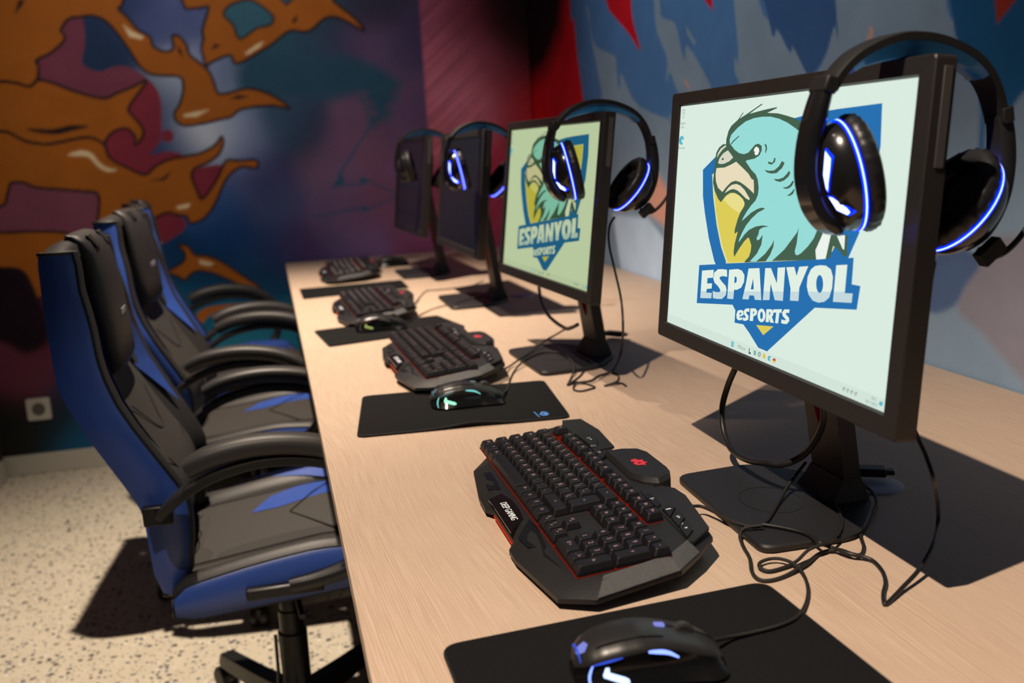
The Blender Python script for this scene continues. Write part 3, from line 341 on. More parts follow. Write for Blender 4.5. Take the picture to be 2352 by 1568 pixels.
def make_monitor(loc,yaw,tilt,zc,lit,label,group,tint=None,bg=None,g=1,detail=True):
    t=empty('monitor',loc,-yaw,label,'monitor',group)
    # panel frame: local x toward the wall, y far, z up; tilt about (0,0,zc)
    Mt=Matrix.Translation((0,0,zc))@Matrix.Rotation(tilt,4,'Y')
    # map (a right, b up, d toward viewer) -> local
    M=Mt@Matrix(((0,0,-1,0),(-1,0,0,0),(0,1,0,0),(0,0,0,1)))
    OW,OH=.580,.3385; oy=-.002
    b=MB()
    # front bezel as a ring with a bevelled inner lip, then the side wall
    outer=rrect(OW,OH,.004,3,0,oy); inner=rrect(SWd,SHt,.0006,3); lip=rrect(SWd+.004,SHt+.004,.001,3)
    def at(P,d): return [(x,y,d) for x,y in P]
    b.loft([at(inner,.0002),at(lip,.0035),at(rrect(OW-.002,OH-.002,.004,3,0,oy),.0042),at(outer,.003),at(outer,-.0165),at(rrect(OW-.012,OH-.012,.004,3,0,oy),-.0185)],0,caps=(0,1),M=M)
    b.build('bezel',FR,t,smooth=35)
    # rear housing
    b=MB(); b.loft([at(rrect(.47,.26,.02,4,0,-.005),-.0185),at(rrect(.44,.235,.02,4,0,-.008),-.036),at(rrect(.30,.17,.02,4,0,-.01),-.048)],0,M=M); b.build('rear_housing',FR2,t,smooth=35)
    # button strip on the near side
    b=MB(); b.box((OW/2+.0004,.115,-.009),(.0016,.085,.0085),0,M)
    b.build('button_strip',GREYB,t,bevel=.0004)
    # screen
    if lit:
        SM=em('lit_screen',bg,g)
        s=MB(); s.add([(-SWd/2,-SHt/2,.0003),(SWd/2,-SHt/2,.0003),(SWd/2,SHt/2,.0003),(-SWd/2,SHt/2,.0003)],[(0,1,2,3)],0,M)
        s.add([(-SWd/2,-SHt/2,-.002),(SWd/2,-SHt/2,-.002),(SWd/2,SHt/2,-.002),(-SWd/2,SHt/2,-.002)],[(0,1,2,3)],0,M)
        sc=s.build('screen',SM,t)
        D=emb_mats(tint,g); names=list(D); mats=[D[k] for k in names]; q=MB(); z=.00038
        for col,polys in LOGO:
            for P in polys:
                pts=[(a/1e4,c/1e4) for a,c in P]
                q.poly([pts],z,names.index(col),M)
            z+=.00004
        for G,fl in ((LETTERS,1),(LETTERS2,0)):
            for g_ in G:
                loops=[[(a/1e4,c/1e4) for a,c in l] for l in g_]
                if fl and len(loops[0])>12 and len(loops)>1 : pass
                q.poly(loops,z,names.index('letter'),M)
        # shaded lower band of the big letters: clip each outline under the band line
        L0=(-.1584,-.0917); L1=(.1957,-.0467)
        def below(p): return (p[1]-L0[1])-(p[0]-L0[0])*(L1[1]-L0[1])/(L1[0]-L0[0])
        bmx=bmesh.new()
        for g_ in LETTERS:
            loops=[[(a/1e4,c/1e4) for a,c in l] for l in g_]; tmp=MB(); tmp.poly(loops,0)
            bm2=bmesh.new(); vs=[bm2.verts.new(p) for p in tmp.v]
            for f_ in tmp.f:
                try: bm2.faces.new([vs[i] for i in f_])
                except ValueError: pass
            nrm=Vector((-(L1[1]-L0[1]),L1[0]-L0[0],0)).normalized()
            bmesh.ops.bisect_plane(bm2,geom=bm2.verts[:]+bm2.edges[:]+bm2.faces[:],plane_co=(L0[0],L0[1],0),plane_no=nrm,clear_outer=True)
            bm2.verts.index_update(); q.add([(v.co.x,v.co.y,z+.00004) for v in bm2.verts],[[v.index for v in f_.verts] for f_ in bm2.faces],names.index('letter_low'),M); bm2.free()
        bmx.free()
        eo=q.build('crest_wallpaper',mats,sc)
        # taskbar and icons
        q=MB(); T=em('taskbar_tint',tuple(v*.93 for v in bg),g); q.prism([(-SWd/2,-SHt/2),(SWd/2,-SHt/2),(SWd/2,-.1372),(-SWd/2,-.1372)],.0004,.00041,0,M)
        mats2=[T]+[D[k] for k in('ic1','ic2','ic3','ic4','ic5')]
        def ic(x,y,w_,h,mt): q.prism([(x-w_/2,y-h/2),(x+w_/2,y-h/2),(x+w_/2,y+h/2),(x-w_/2,y+h/2)],.00105,.00106,mt,M)
        for dx in(-.0017,.0017):
            for dy in(-.0017,.0017): ic(-.0536+dx,-.1432+dy,.003,.003,1)
        text(q,'Buscar',-.0255,-.1432,.0011,.0052,2,M); q.tube([(-.036+.0016*math.cos(k),-.1428+.0016*math.sin(k),.0011) for k in np.linspace(0,6.28,12)],.00025,4,2,M)
        ic(-.0087,-.1433,.0018,.0064,5); ic(-.0070,-.1455,.005,.002,5)
        ic(.0045,-.1428,.0026,.0055,2); ic(.0075,-.1428,.0022,.0055,1)
        q.tube([(.0169+.0024*math.cos(k),-.1424+.0024*math.sin(k),.0011) for k in np.linspace(0,6.28,14)],.0005,4,2,M)
        ic(.0287,-.1425,.0062,.0045,3); ic(.0275,-.1397,.003,.001,3)
        q.tube([(.0412+.0021*math.cos(k),-.1424+.0021*math.sin(k),.0011) for k in np.linspace(.5,5.6,14)],.0009,4,1,M)
        q.tube([(.0526+.0018*math.cos(k),-.1426+.0018*math.sin(k),.0011) for k in np.linspace(0,3.14,8)],.0009,4,4,M); q.tube([(.0526+.0018*math.cos(k),-.1426+.0018*math.sin(k),.0011) for k in np.linspace(3.14,6.28,8)],.0009,4,3,M)
        for x in (.196,.203,.210,.217): q.tube([(x+.0017*math.cos(k),-.1428+.0017*math.sin(k),.0011) for k in np.linspace(0,5,9)],.00035,4,2,M)
        text(q,'18:21',.2465,-.1405,.0011,.0042,2,M); text(q,'30/11/2022',.243,-.1455,.0011,.0042,2,M)
        q.tube([(.2584+.0012*math.cos(k),-.1424+.0012*math.sin(k),.0011) for k in np.linspace(0,6.28,10)],.0012,4,1,M)
        # desktop icons
        X=-.2535
        for dx in (-.0035,.0035): ic(X+dx,.139,.0006,.010,2)
        ic(X,.1342,.0074,.0006,2); ic(X,.1442,.009,.0008,2); text(q,'*',X,.1385,.0011,.010,2,M)
        text(q,'Papelera',X,.1265,.0011,.0052,2,M); text(q,'recicl.',X,.1215,.0011,.0052,2,M)
        q.tube([(X+.0045*math.cos(k),.1035+.0045*math.sin(k),.0011) for k in np.linspace(.2,5.2,18)],[.0009+.0012*math.sin(k/18*pi) for k in range(18)],5,1,M)
        text(q,'Microsoft Edge',X+.001,.0935,.0011,.0042,2,M,sx=.85)
        q.build('desktop_icons',mats2,sc)
    else:
        s=MB(); s.add([(-SWd/2,-SHt/2,.0006),(SWd/2,-SHt/2,.0006),(SWd/2,SHt/2,.0006),(-SWd/2,SHt/2,.0006)],[(0,1,2,3)],0,M)
        s.add([(-SWd/2,-SHt/2,-.002),(SWd/2,-SHt/2,-.002),(SWd/2,SHt/2,-.002),(-SWd/2,SHt/2,-.002)],[(0,1,2,3)],0,M); s.build('screen',OFF,t)
    # stand: flat column with an oval cable window
    xb=.072; top=(.052,zc+.02); bot=(.098,.012)
    def col(z,w_,th): 
        k=(z-bot[1])/(top[1]-bot[1]); x=bot[0]+(top[0]-bot[0])*k; return x
    hw=.037; H0,H1=.012,zc+.02
    # column built as a loft of frames around the window (front plate with hole)
    ph=[]; N=24; zc0,zr,yr=.150,.062,.0175
    outl=[];hole=[]
    for k in range(N):
        a=2*pi*k/N; hole.append((yr*math.cos(a),zc0+zr*math.sin(a)))
    outl=[(-hw,H0),(hw,H0),(hw,H1),(-hw,H1)]
    b=MB()
    def cf(y,z,d): return (col(z,0,0)+d,y,z)
    for d in (-.011,.011): b.poly([outl,hole],d,0,fn=lambda y,z,dd: cf(y,z,dd))
    # side walls
    b.loft([[cf(y,z,-.011) for y,z in outl],[cf(y,z,.011) for y,z in outl]],0,caps=(0,0)); b.loft([[cf(y,z,-.011) for y,z in hole],[cf(y,z,.006) for y,z in hole]],1,caps=(0,1))
    # foot skirt
    b.loft([[(.066,-.043,.009),(.066,.043,.009),(.116,.040,.009),(.116,-.040,.009)],[(.076,-.039,.024),(.076,.039,.024),(.112,.037,.024),(.112,-.037,.024)],[(.082,-.0375,.036),(.082,.0375,.036),(.106,.0375,.036),(.106,-.0375,.036)]],0)
    b.build('stand_column',[BASEM,REDI],t,smooth=30)
    b=MB(); b.box((.040,0,zc),(.05,.1,.1),0); b.build('mount_block',FR2,t,bevel=.004)
    # base plate
    P=roundpoly([(-.068,-.128),(.052,-.128),(.122,-.045),(.122,.045),(.052,.138),(-.062,.128)],[.018,.03,.03,.03,.03,.018],5)
    b=MB(); b.loft([[(x*.985,y*.985,0) for x,y in P],[(x,y,.002) for x,y in P],[(x,y,.007) for x,y in P],[(x*.98,y*.98,.0092) for x,y in P]],0); bo=b.build('stand_base',BASEM,t,smooth=35)
    ringp=[(-.012+.036*math.cos(a)+.02,.036*1.25*math.sin(a),.0093) for a in np.linspace(0,2*pi,40)]
    b=MB(); b.tube(ringp,.0004,4,0,caps=False); b.build('swivel_ring',FR2,bo)
    return t
tintA=(1,1,1)
m1=make_monitor((.5,1.051,ZT),.009,.093,.336,True,'lit monitor nearest the camera showing a bird crest on its screen','lit monitors with the bird crest',(1,1,1),lin((218,236,224)),1)
m2=make_monitor((.498,1.97,ZT),-.059,.125,.328,True,'smaller-looking lit monitor with the bird crest, second from the camera','lit monitors with the bird crest',(.62,.66,.48),lin((184,200,158)),1)
m3=make_monitor((.489,2.86,ZT),-.02,.115,.322,False,'switched-off monitor directly behind the second lit monitor, blue-lit headset on it','dark monitors at the far end')
m4=make_monitor((.454,3.62,ZT),-.036,.115,.325,False,'switched-off monitor farthest from the camera, nearest the mural wall','dark monitors at the far end')
# ------------------------------------------------------------------ headsets
HP=pm('headset_black_gloss',(.010,.010,.011),.22,spec=.5,coat=.3); HM=pm('headset_black_matt',(.012,.012,.012),.55,spec=.35)
HPAD=pm('ear_pad_leatherette',(.012,.012,.014),.42,spec=.4,bump=.4,bscale=120)
HB=pm('headband_blue_pad',(.02,.22,.55),.45)
LB=em('headset_led_core',(.16,.20,1),8); LBE=em('headset_led_edge',(.0,.012,1),7); LW_=em('led_white',(.30,.36,1),4.5)
LOGOM=pm('headset_logo_grey',(.10,.10,.12),.4)
def cup(name,par,cx,axis,up,lit,shell_d,arm):
    """ear cup: local +z outward, +y up"""
    z=Vector(axis).normalized(); y=Vector(up); y=(y-z*y.dot(z)).normalized(); x=y.cross(z)
    M=Matrix((( x.x,y.x,z.x,cx[0]),(x.y,y.y,z.y,cx[1]),(x.z,y.z,z.z,cx[2]),(0,0,0,1)))
    rx,ry=.040,.050; n=40
    def ring(k,zz,kx=0): return [(rx*k*math.cos(2*pi*i/n)+kx,ry*k*math.sin(2*pi*i/n),zz) for i in range(n)]
    b=MB(); b.loft([ring(.98,-.002),ring(1.0,.0),ring(1.0,.006),ring(.95,.014),ring(.82,.022),ring(.6,.0275),ring(.3,.030),ring(.05,.0305)],0,M=M)
    sh=b.build(name,HP,par,smooth=60)
    # padded ring
    b=MB(); prof=[(1.0,-.002),(1.05,-.004),(1.065,-.009),(1.04,-.0145),(.96,-.0175),(.80,-.018),(.68,-.015),(.62,-.008)]
    rings=[]
    for k,zz in prof:
        rr=[]
        for i in range(72):
            a=2*pi*i/72; w_=1+(.022*math.sin(a*26) if k>1.0 else 0); rr.append((rx*k*w_*math.cos(a),ry*k*w_*math.sin(a),zz))
        rings.append(rr)
    b.loft(rings,0,M=M); b.build('ear_pad',HPAD,sh,smooth=70)
    # light line round the shell
    for r_,mt,nm in((.0012,LB if lit else HM,'light_ring'),):
        b=MB(); b.tube([(rx*1.018*math.cos(a),ry*1.018*math.sin(a),.0013) for a in np.linspace(0,2*pi,49)],.0007,6,0,M,caps=False)
        b.tube([(rx*1.012*math.cos(a),ry*1.012*math.sin(a),.0001) for a in np.linspace(0,2*pi,49)],.0008,6,1,M,caps=False); b.tube([(rx*1.012*math.cos(a),ry*1.012*math.sin(a),.0026) for a in np.linspace(0,2*pi,49)],.0008,6,1,M,caps=False)
        b.build('light_ring',[LB,LBE] if lit else [HM,HM],sh)
    return sh,M
def make_headset(label,lit=True):
    t=empty('headset',(0,0,0),0,label,'headset','headsets hung on the monitor corners')
    # band path (x,z) relative to the monitor's near top corner; band centre plane y=+.052
    P=[(-.077,.052,-.023),(-.068,.052,-.009),(-.054,.052,.004),(-.038,.052,.0125),(-.020,.052,.0185),(-.002,.052,.0212),(.026,.052,.0185),(.052,.052,.010),(.073,.052,-.002),(.088,.052,-.018),(.098,.052,-.036),(.104,.052,-.056)]
    C=catmull(P,4); wv=[Vector((0,.017,0))]*len(C)
    ctr=Vector((.008,.052,-.055)); rings=[]
    for i,p in enumerate(C):
        tng=(C[min(i+1,len(C)-1)]-C[max(i-1,0)]).normalized(); nrm=Vector((-tng.z,0,tng.x)); nrm=nrm if nrm.dot(p-ctr)>0 else -nrm
        k=i/(len(C)-1); w_=.0125+.0055*math.sin(pi*k); th=.0065
        rings.append([p+Vector((0,-w_,0)),p+Vector((0,-w_*.8,0))+nrm*.0012,p+Vector((0,w_*.8,0))+nrm*.0012,p+Vector((0,w_,0)),p+Vector((0,w_,0))-nrm*th,p+Vector((0,-w_,0))-nrm*th])
    b=MB(); b.loft(rings,0); b.build('headband',HM,t,smooth=40)
    rings=[]
    for i,p in enumerate(C[6:-9]):
        i+=6; tng=(C[min(i+1,len(C)-1)]-C[max(i-1,0)]).normalized(); nrm=Vector((-tng.z,0,tng.x)); nrm=nrm if nrm.dot(p-ctr)>0 else -nrm
        k=(i-6)/(len(C)-16); w_=.015; th=.008+.009*math.sin(pi*min(1,k*1.02)) if k>0 else .008
        q=p-nrm*.006; rings.append([q+Vector((0,-w_,0)),q+Vector((0,w_,0)),q+Vector((0,w_*.8,0))-nrm*(th-.003),q+Vector((0,0,0))-nrm*(th-.0015),q+Vector((0,-w_*.8,0))-nrm*(th-.003)])
    b=MB(); b.loft(rings,0); b.build('headband_pad',HB,t,smooth=60)
    # left cup (in front of the screen) and right cup (behind, swung inwards)
    L,ML=cup('ear_cup',t,(-.052,.052,-.100),(-.94,.20,-.20),(-.22,0,.97),lit,0,0)
    R_,MR_=cup('ear_cup',t,(.062,.052,-.133),(.78,.10,-.60),(.60,0,.78),lit,0,0)
    # slide blocks and yoke arms
    for side in (0,1):
        if side==0:
            pth=[(-.077,.052,-.020),(-.084,.053,-.042),(-.0885,.055,-.070),(-.089,.056,-.098),(-.083,.055,-.124),(-.073,.052,-.141),(-.062,.050,-.149)]
            ww=[.0125,.0135,.0135,.0135,.0145,.0145,.010]; tt=[.005,.006,.008,.009,.009,.008,.005]
        else:
            pth=[(.103,.052,-.054),(.106,.052,-.072),(.107,.052,-.096),(.104,.052,-.122),(.096,.052,-.144),(.084,.052,-.162),(.068,.052,-.173)]
            ww=[.0105,.012,.013,.014,.013,.011,.007]; tt=[.0075,.008,.0085,.008,.008,.007,.005]
        CP=catmull(pth,4); n=len(CP); rings=[]
        for i,p in enumerate(CP):
            k=i/(n-1)*(len(ww)-1); a=int(min(k,len(ww)-2)); fr=k-a; w_=ww[a]*(1-fr)+ww[a+1]*fr; th=tt[a]*(1-fr)+tt[a+1]*fr
            tng=(CP[min(i+1,n-1)]-CP[max(i-1,0)]).normalized(); yv=Vector((0,1,0)); yv=(yv-tng*yv.dot(tng)).normalized(); nr=tng.cross(yv)
            rings.append([p+yv*w_*c_+nr*th*s_ for c_,s_ in((-1,-.5),(-.8,-1),(.8,-1),(1,-.5),(1,.5),(.8,1),(-.8,1),(-1,.5))])
        b=MB(); b.loft(rings,0); am=b.build('yoke_arm',HP if side==0 else HM,t,smooth=50)
        b=MB(); e=Vector(pth[0]); d=(Vector(pth[1])-e).normalized()
        yv=Vector((0,1,0)); xv=yv.cross(d).normalized(); b.box((0,0,0),(.0125,.028,.015),0,Matrix.Translation(e)@Matrix(((xv.x,0,d.x,0),(xv.y,1,d.y,0),(xv.z,0,d.z,0),(0,0,0,1))))
        b.build('slider_block',HM,t,bevel=.002)
    # light windows on the left shell
    if True:
        b=MB(); rx,ry=.040,.050
        def onshell(u,v,lift=.0006):
            r=min(math.hypot(u,v),.98); tab=[(0,.0305),(.3,.030),(.6,.0275),(.82,.022),(.95,.014),(1,.006)]
            for (r0,z0),(r1,z1) in zip(tab,tab[1:]):
                if r<=r1: zz=z0+(z1-z0)*(r-r0)/(r1-r0); break
            return (rx*u,ry*v,zz+lift)
        def patch(poly,mat,lift):
            cx_=sum(p[0] for p in poly)/len(poly); cy_=sum(p[1] for p in poly)/len(poly)
            v=[onshell(cx_,cy_,lift)]; ringsn=3; n=len(poly)
            for k in range(1,ringsn+1):
                for p in poly: v.append(onshell(cx_+(p[0]-cx_)*k/ringsn,cy_+(p[1]-cy_)*k/ringsn,lift))
            f=[(0,1+i,1+(i+1)%n) for i in range(n)]
            for k in range(ringsn-1):
                for i in range(n):
                    a=1+k*n+i; b2=1+k*n+(i+1)%n; f.append((a,a+n,b2+n,b2))
            b.add(v,f,mat,ML)
        s=1
        for off,mt,lift in((.045,1,.0009),(0,0,.0014)):
            def gr(P): 
                cx_=sum(p[0] for p in P)/len(P); cy_=sum(p[1] for p in P)/len(P)
                return [(s*(cx_+(p[0]-cx_)*(1+off*6)),cy_+(p[1]-cy_)*(1+off*2.5)) for p in P]
            patch(gr([(.54,.60),(.70,.46),(.71,.28),(.65,.05),(.60,-.10),(.56,-.04),(.54,.2)]),mt,lift)
            patch(gr([(.58,-.20),(.66,-.22),(.80,-.44),(.79,-.53),(.72,-.58),(.64,-.46)]),mt,lift)
        b.build('light_window',[LW_,LBE] if lit else [LOGOM,HM],L)
    b=MB(); Mq=Matrix.Translation((-.0895,.038,-.128))
    # microphone boom on the outer cup
    pth=catmull([(.074,.036,-.176),(.090,.034,-.182),(.106,.034,-.176),(.124,.034,-.158),(.139,.034,-.132),(.147,.034,-.105),(.150,.034,-.075)],5)
    b=MB(); n=len(pth); b.tube(pth,[.0042-.0014*math.sin(pi*i/(n-1)) for i in range(n)],8,0); b.tube([(.150,.034,-.078),(.1505,.034,-.064)],[.0048,.0044],8,0)
    b.box((0,0,0),(.026,.012,.014),0,Matrix.Translation((.086,.036,-.178))@Matrix.Rotation(math.radians(-38),4,'Y'))
    b.build('microphone_boom',HM,t,smooth=50)
    return t
SGN=1
def corner(mon,tilt,zc,yaw):
    # near top outer corner of a monitor in world space
    Mw=Matrix.Translation(mon.location)@Matrix.Rotation(-yaw,4,'Z')@Matrix.Translation((0,0,zc))@Matrix.Rotation(tilt,4,'Y')
    return Mw@Vector((0,-.29,.167))
H1=make_headset('headset with blue light strips hung on the corner of the nearest lit monitor')
H1.location=(.515,.766,1.303)
H2=copy_tree(H1); tag(H2,'headset with blue light strips hung on the second lit monitor','headset','headsets hung on the monitor corners'); H2.location=(.530,1.682,1.294)
H3=copy_tree(H1); tag(H3,'blue-lit headset hung on the dark monitor just behind the second lit screen','headset','headsets hung on the monitor corners'); H3.location=(.505,2.57,1.288); H3.rotation_euler.z=.1
H4=make_headset('unlit headset hung on the farthest dark monitor by the mural',False); H4.location=(.469,3.33,1.292); H4.rotation_euler.z=-.05
# ------------------------------------------------------------------ keyboards
def winv(o): return (Matrix.Translation(o.location)@Matrix.Rotation(o.rotation_euler.z,4,'Z')).inverted()
KBM=pm('keyboard_black_plastic',(.016,.016,.017),.42,spec=.35,bump=.5,bscale=900)
KBG=pm('keyboard_granular_end',(.065,.065,.068),.42,spec=.6,noise=.7,nscale=900,bump=1.0,bscale=1100)
KGL=pm('keyboard_gloss_label',(.006,.006,.006),.12,spec=.6)
KEY=pm('keycap_plastic',(.010,.0095,.012),.40,spec=.32,bump=.25,bscale=900)
LEG=em('legend_glow',(.52,.26,.23),.9); LEGW=pm('legend_white',(.75,.75,.75),.5,emit=(.7,.7,.7),es=.25); REDG=em('red_backlight',(1,.05,.015),.17); REDE=em('red_edge_light',(1,.06,.02),.5); REDL=pm('red_logo',(.35,.02,.03),.5,emit=(.6,.02,.04),es=.5)
TRIM=pm('keyboard_dark_trim',(.005,.005,.006),.35)
SH=Matrix(((1,0,0,0),(0,1,0,0),(0,.075,1,.009),(0,0,0,1)))
PU,PV,U0,V0=.0208,.0204,-.2335,-.0865
def keymesh(b,u,v,w_,h_,top=.0105,M=SH):
    x0=U0+u*PU+.0007; x1=U0+(u+w_)*PU-.0007; y0=V0+v*PV+.0007; y1=V0+(v+h_)*PV-.0007; z0=.0205
    def oct(i,z,c,dy=0):
        a,b_,c_,d_=x0+i,x1-i,y0+i+dy,y1-i+dy
        return [(a+c,c_,z),(b_-c,c_,z),(b_,c_+c,z),(b_,d_-c,z),(b_-c,d_,z),(a+c,d_,z),(a,d_-c,z),(a,c_+c,z)]
    b.loft([oct(0,z0,.001),oct(.0003,z0+.004,.001),oct(.0022,z0+top-.0008,.0018,.0004),oct(.0028,z0+top,.0018,.0004)],0,M=M)
    return (x0+x1)/2,(y0+y1)/2+.0004,z0+top+.0001
keys=[]
def row(v,u,items,h=1):
    for it in items:
        s_,w_=(it if isinstance(it,tuple) else (it,1)); keys.append((u,v,w_,h,s_)); u+=w_
row(0,0,[('Ctrl',1.25),('*',1.25),('Alt',1.25),('',6.25),('Gr',1.25),('o',1.25),('F',1.25),('Ct',1.25)])
row(1,0,[('^',1.25),'<',*'ZXCVBNM','; ,',': .','_ -',('<-',2.75)])
row(2,0,[('Cap',1.75),*'ASDFGHJKL','Ñ','" ´','} Ç']); keys.append((13.75,2,1.25,2,'<-'))
row(3,0,[('Tab',1.5),*'QWERTYUIOP','^ [','* +'])
row(4,0,['º','! 1','" 2','# 3','$ 4','% 5','& 6','/ 7','( 8',') 9','= 0','? \'','¿ ¡',('<-',2)])
for a,L in((0,['Esc']),(2,['F1','F2','F3','F4']),(6.5,['F5','F6','F7','F8']),(11,['F9','F10','F11','F12']),(15.25,['Imp','Blo','Pau'])): row(5.3,a,L)
row(4,15.25,['Ins','Ini','Re']); row(3,15.25,['Sup','Fin','Av']); row(1,16.25,['W ^']); row(0,15.25,['A <','S v','D >'])
row(4,18.5,['Bl','/','*','-']); row(3,18.5,['7','8','9']); row(2,18.5,['4','5','6']); row(1,18.5,['1','2','3']); row(0,18.5,[('0 In',2),'. Su'])
keys.append((21.5,2,1,2,'+')); keys.append((21.5,0,1,2,'In'))
OUTL=[(-.283,.050),(-.266,-.045),(-.236,-.066),(-.185,-.098),(-.166,-.110),(-.064,-.124),(-.021,-.125),(-.007,-.117),(.092,-.117),(.112,-.127),(.140,-.127),(.248,-.111),(.268,-.078),(.250,.018),(.222,.050),(.192,.078),(.093,.093),(.065,.091),(.056,.079),(.035,.083),(-.125,.081),(-.205,.087),(-.272,.084)]
def make_keyboard(label,full=True):
    t=empty('keyboard',(0,0,0),0,label,'keyboard','backlit gaming keyboards on the desk')
    b=MB()
    def off(k,z,sh=0): return [(x*k[0],y*k[1]+(-.004 if 0 else 0),z) for x,y in OUTL]
    b.loft([off((.965,.93),.001),off((1,1),.006),off((1,1),.011),off((.93,.86),.0200),off((.86,.74),.0200)],0,M=SH)
    # raised rim of the palm edge
    body=b.build('body',KBM,t,smooth=25,bevel=0)
    # granular sloping right end
    b=MB(); b.add([(.266,-.070,.0125),(.248,.016,.0125),(.236,.030,.0195),(.243,.0,.0203),(.240,-.060,.0203),(.255,-.082,.016)],[(0,1,2,3,4,5)],0,SH)
    pl=[(.268,-.076,.0115),(.251,.016,.0115),(.223,.049,.0115),(.208,.043,.0204),(.232,.012,.0204),(.244,-.062,.0204)]
    b=MB(); b.loft([[(x,y,z+.0006) for x,y,z in pl],[(x*.997,y,z+.0016) for x,y,z in pl]],0,M=SH); b.build('granular_end_panel',KBG,body)
    # backlight tray under the keys
    b=MB(); b.prism([(U0-.0006,V0-.0006),(U0+22.5*PU+.0004,V0-.0006),(U0+22.5*PU+.0004,V0+5*PV-.001),(U0+18.25*PU,V0+5*PV-.001),(U0+18.25*PU,V0+6.25*PV),(U0,V0+6.25*PV)],.0203,.0206,0,SH); b.build('backlight_tray',REDG,body)
    b=MB(); b.tube([(-.004,-.1175,.006),(.09,-.1175,.006)],.0012,6,0,SH); b.build('edge_light_line',REDE,body)
    b=MB(); G=U0+13.7*PU
    b.prism([(U0+(15.08 if i in(0,3) else 18.42)*PU,V0+(1.02,1.02,2.98,2.98)[i]*PV) for i in range(4)],.0204,.0232,0,SH); b.build('filler_plate',KBM,body,bevel=.001)
    # keys
    far=sorted(keys,key=lambda k:(k[1]>5,-k[0]))[-5:] ; farset=set(id(k) for k in far); rest=MB()
    for k in keys:
        u,v,w_,h_,s_=k; b=rest if id(k) in farset else MB()
        x,y,z=keymesh(b,u,v,w_,h_)
        if s_ and s_.strip():
            if ' ' in s_:
                p,q=s_.split(' ')[:2]
                if len(q)>1: text(b,p,x-.0025,y+.001,z,.0070,1,SH,bold=.0001); text(b,q,x+.0035,y+.001,z,.0050,1,SH)
                else: text(b,p,x-.0028,y+.0022,z,.0060,1,SH); text(b,q,x+.001,y-.0020,z,.0064,1,SH,bold=.0001)
            else: text(b,s_,x,y+.0005,z,.0078 if len(s_)==1 else .0058,1,SH,sx=1 if len(s_)<3 else .8,bold=.00012)
        if id(k) not in farset: b.build('key',[KEY,LEG],t,smooth=None)
    o=rest.build('keys',[KEY,LEG],t); o['kind']='stuff'
    # glossy label with the maker's lettering
    P=[(a/1e4,c/1e4) for a,c in KB['label']]
    lb=[(-.026,-.1195),(-.038,-.100),(-.010,-.0935),(.030,-.093),(.058,-.096),(.078,-.1125),(.088,-.1185),(-.007,-.1185)]
    b=MB(); b.prism(lb,.0185,.0203,0,SH); lo=b.build('gloss_label',KGL,body,bevel=.0005)
    b=MB(); text(b,'DEEP GAMING',.024,-.1058,.02035,.0118,0,SH,sx=.80,res=4,bold=.00022); b.build('lettering',LEGW,lo)
    # chevron inlays either side of the label
    for key in('chev','chev2'):
        b=MB(); P=[(a/1e4,c/1e4) for a,c in KB[key]]; b.poly([P],.0206,0,SH); b.build('chevron_inlay',TRIM,body)
    # logo pod at the back edge
    pod=[(-.098,.055),(-.095,.078),(-.083,.098),(-.062,.105),(.010,.105),(.034,.096),(.042,.078),(.030,.064),(.006,.054)]
    b=MB(); b.loft([[(x,y,.006) for x,y in pod],[(x,y,.022) for x,y in pod],[(x*.93-.002,.079+(y-.079)*.86,.0275) for x,y in pod]],0,M=SH); po=b.build('logo_pod',KBM,t,smooth=25,bevel=.0008)
    b=MB()
    rp=[(-.042,.0735),(-.036,.0705),(-.030,.074),(-.026,.070),(-.018,.073),(-.016,.079),(-.012,.083),(-.018,.0825),(-.022,.088),(-.027,.084),(-.034,.086),(-.036,.080),(-.042,.0795)]
    b.poly([rp,[(-.027,.0765),(-.023,.0765),(-.023,.080),(-.027,.080)]],.0277,0,SH); b.build('pod_emblem',REDL,po)
    # media buttons
    for key,n in(('m1',0),('m2',0),('m3',0),('d1',0),('d2',0),('d3',0)):
        P=[(a/1e4,c/1e4) for a,c in KB[key]]; cx_=sum(p[0] for p in P)/len(P); cy_=sum(p[1] for p in P)/len(P)
        P2=[(cx_+(p[0]-cx_)*.92,cy_+(p[1]-cy_)*.92) for p in P]
        b=MB(); b.loft([[(x,y,.015) for x,y in P],[(x,y,.0225) for x,y in P],[(x,y,.0245) for x,y in P2]],0,M=SH)
        text(b,{'m1':'| - +','m2':': +','m3':'S -','d1':'||','d2':'>>','d3':'x'}[key],cx_,cy_,.0247,.0065,1,SH,bold=.0002)
        b.build('media_button',[KEY,LEGW],t)
    # surround ridge under the media keys
    b=MB(); b.prism([(-.272,.078),(-.282,.052),(-.262,.046),(-.12,.050),(-.12,.078),(-.205,.084)],.0190,.0218,0,SH); b.build('button_surround',KBM,body,bevel=.001); b=MB(); b.prism([(.05,.050),(.05,.078),(.065,.088),(.093,.090),(.190,.075),(.215,.046),(.21,.043)],.0190,.0218,0,SH)
    b.build('button_surround',KBM,body,bevel=.001)
    b=MB(); 
    for i,s_ in enumerate(('NUM','CAP','SCR')): text(b,s_,.150+.017*i,.058-.004*i,.0220,.0055,0,SH)
    b.build('indicator_labels',LEGW,body)
    return t
def place(o,x,y,rz,z=ZT): o.location=(x,y,z); o.rotation_euler=(0,0,-pi/2+rz)
K1=make_keyboard('black gaming keyboard with red-lit keys nearest the camera, below the nearest lit monitor')
K2=copy_tree(K1); tag(K2,'black gaming keyboard with faint red glow touching the mouse mat of the green-lit mouse','keyboard','backlit gaming keyboards on the desk')
K3=copy_tree(K1); tag(K3,'black keyboard in the bright pool of light, third from the camera','keyboard','backlit gaming keyboards on the desk')
K4=copy_tree(K1); tag(K4,'farthest small-looking black keyboard near the end of the desk','keyboard','backlit gaming keyboards on the desk')
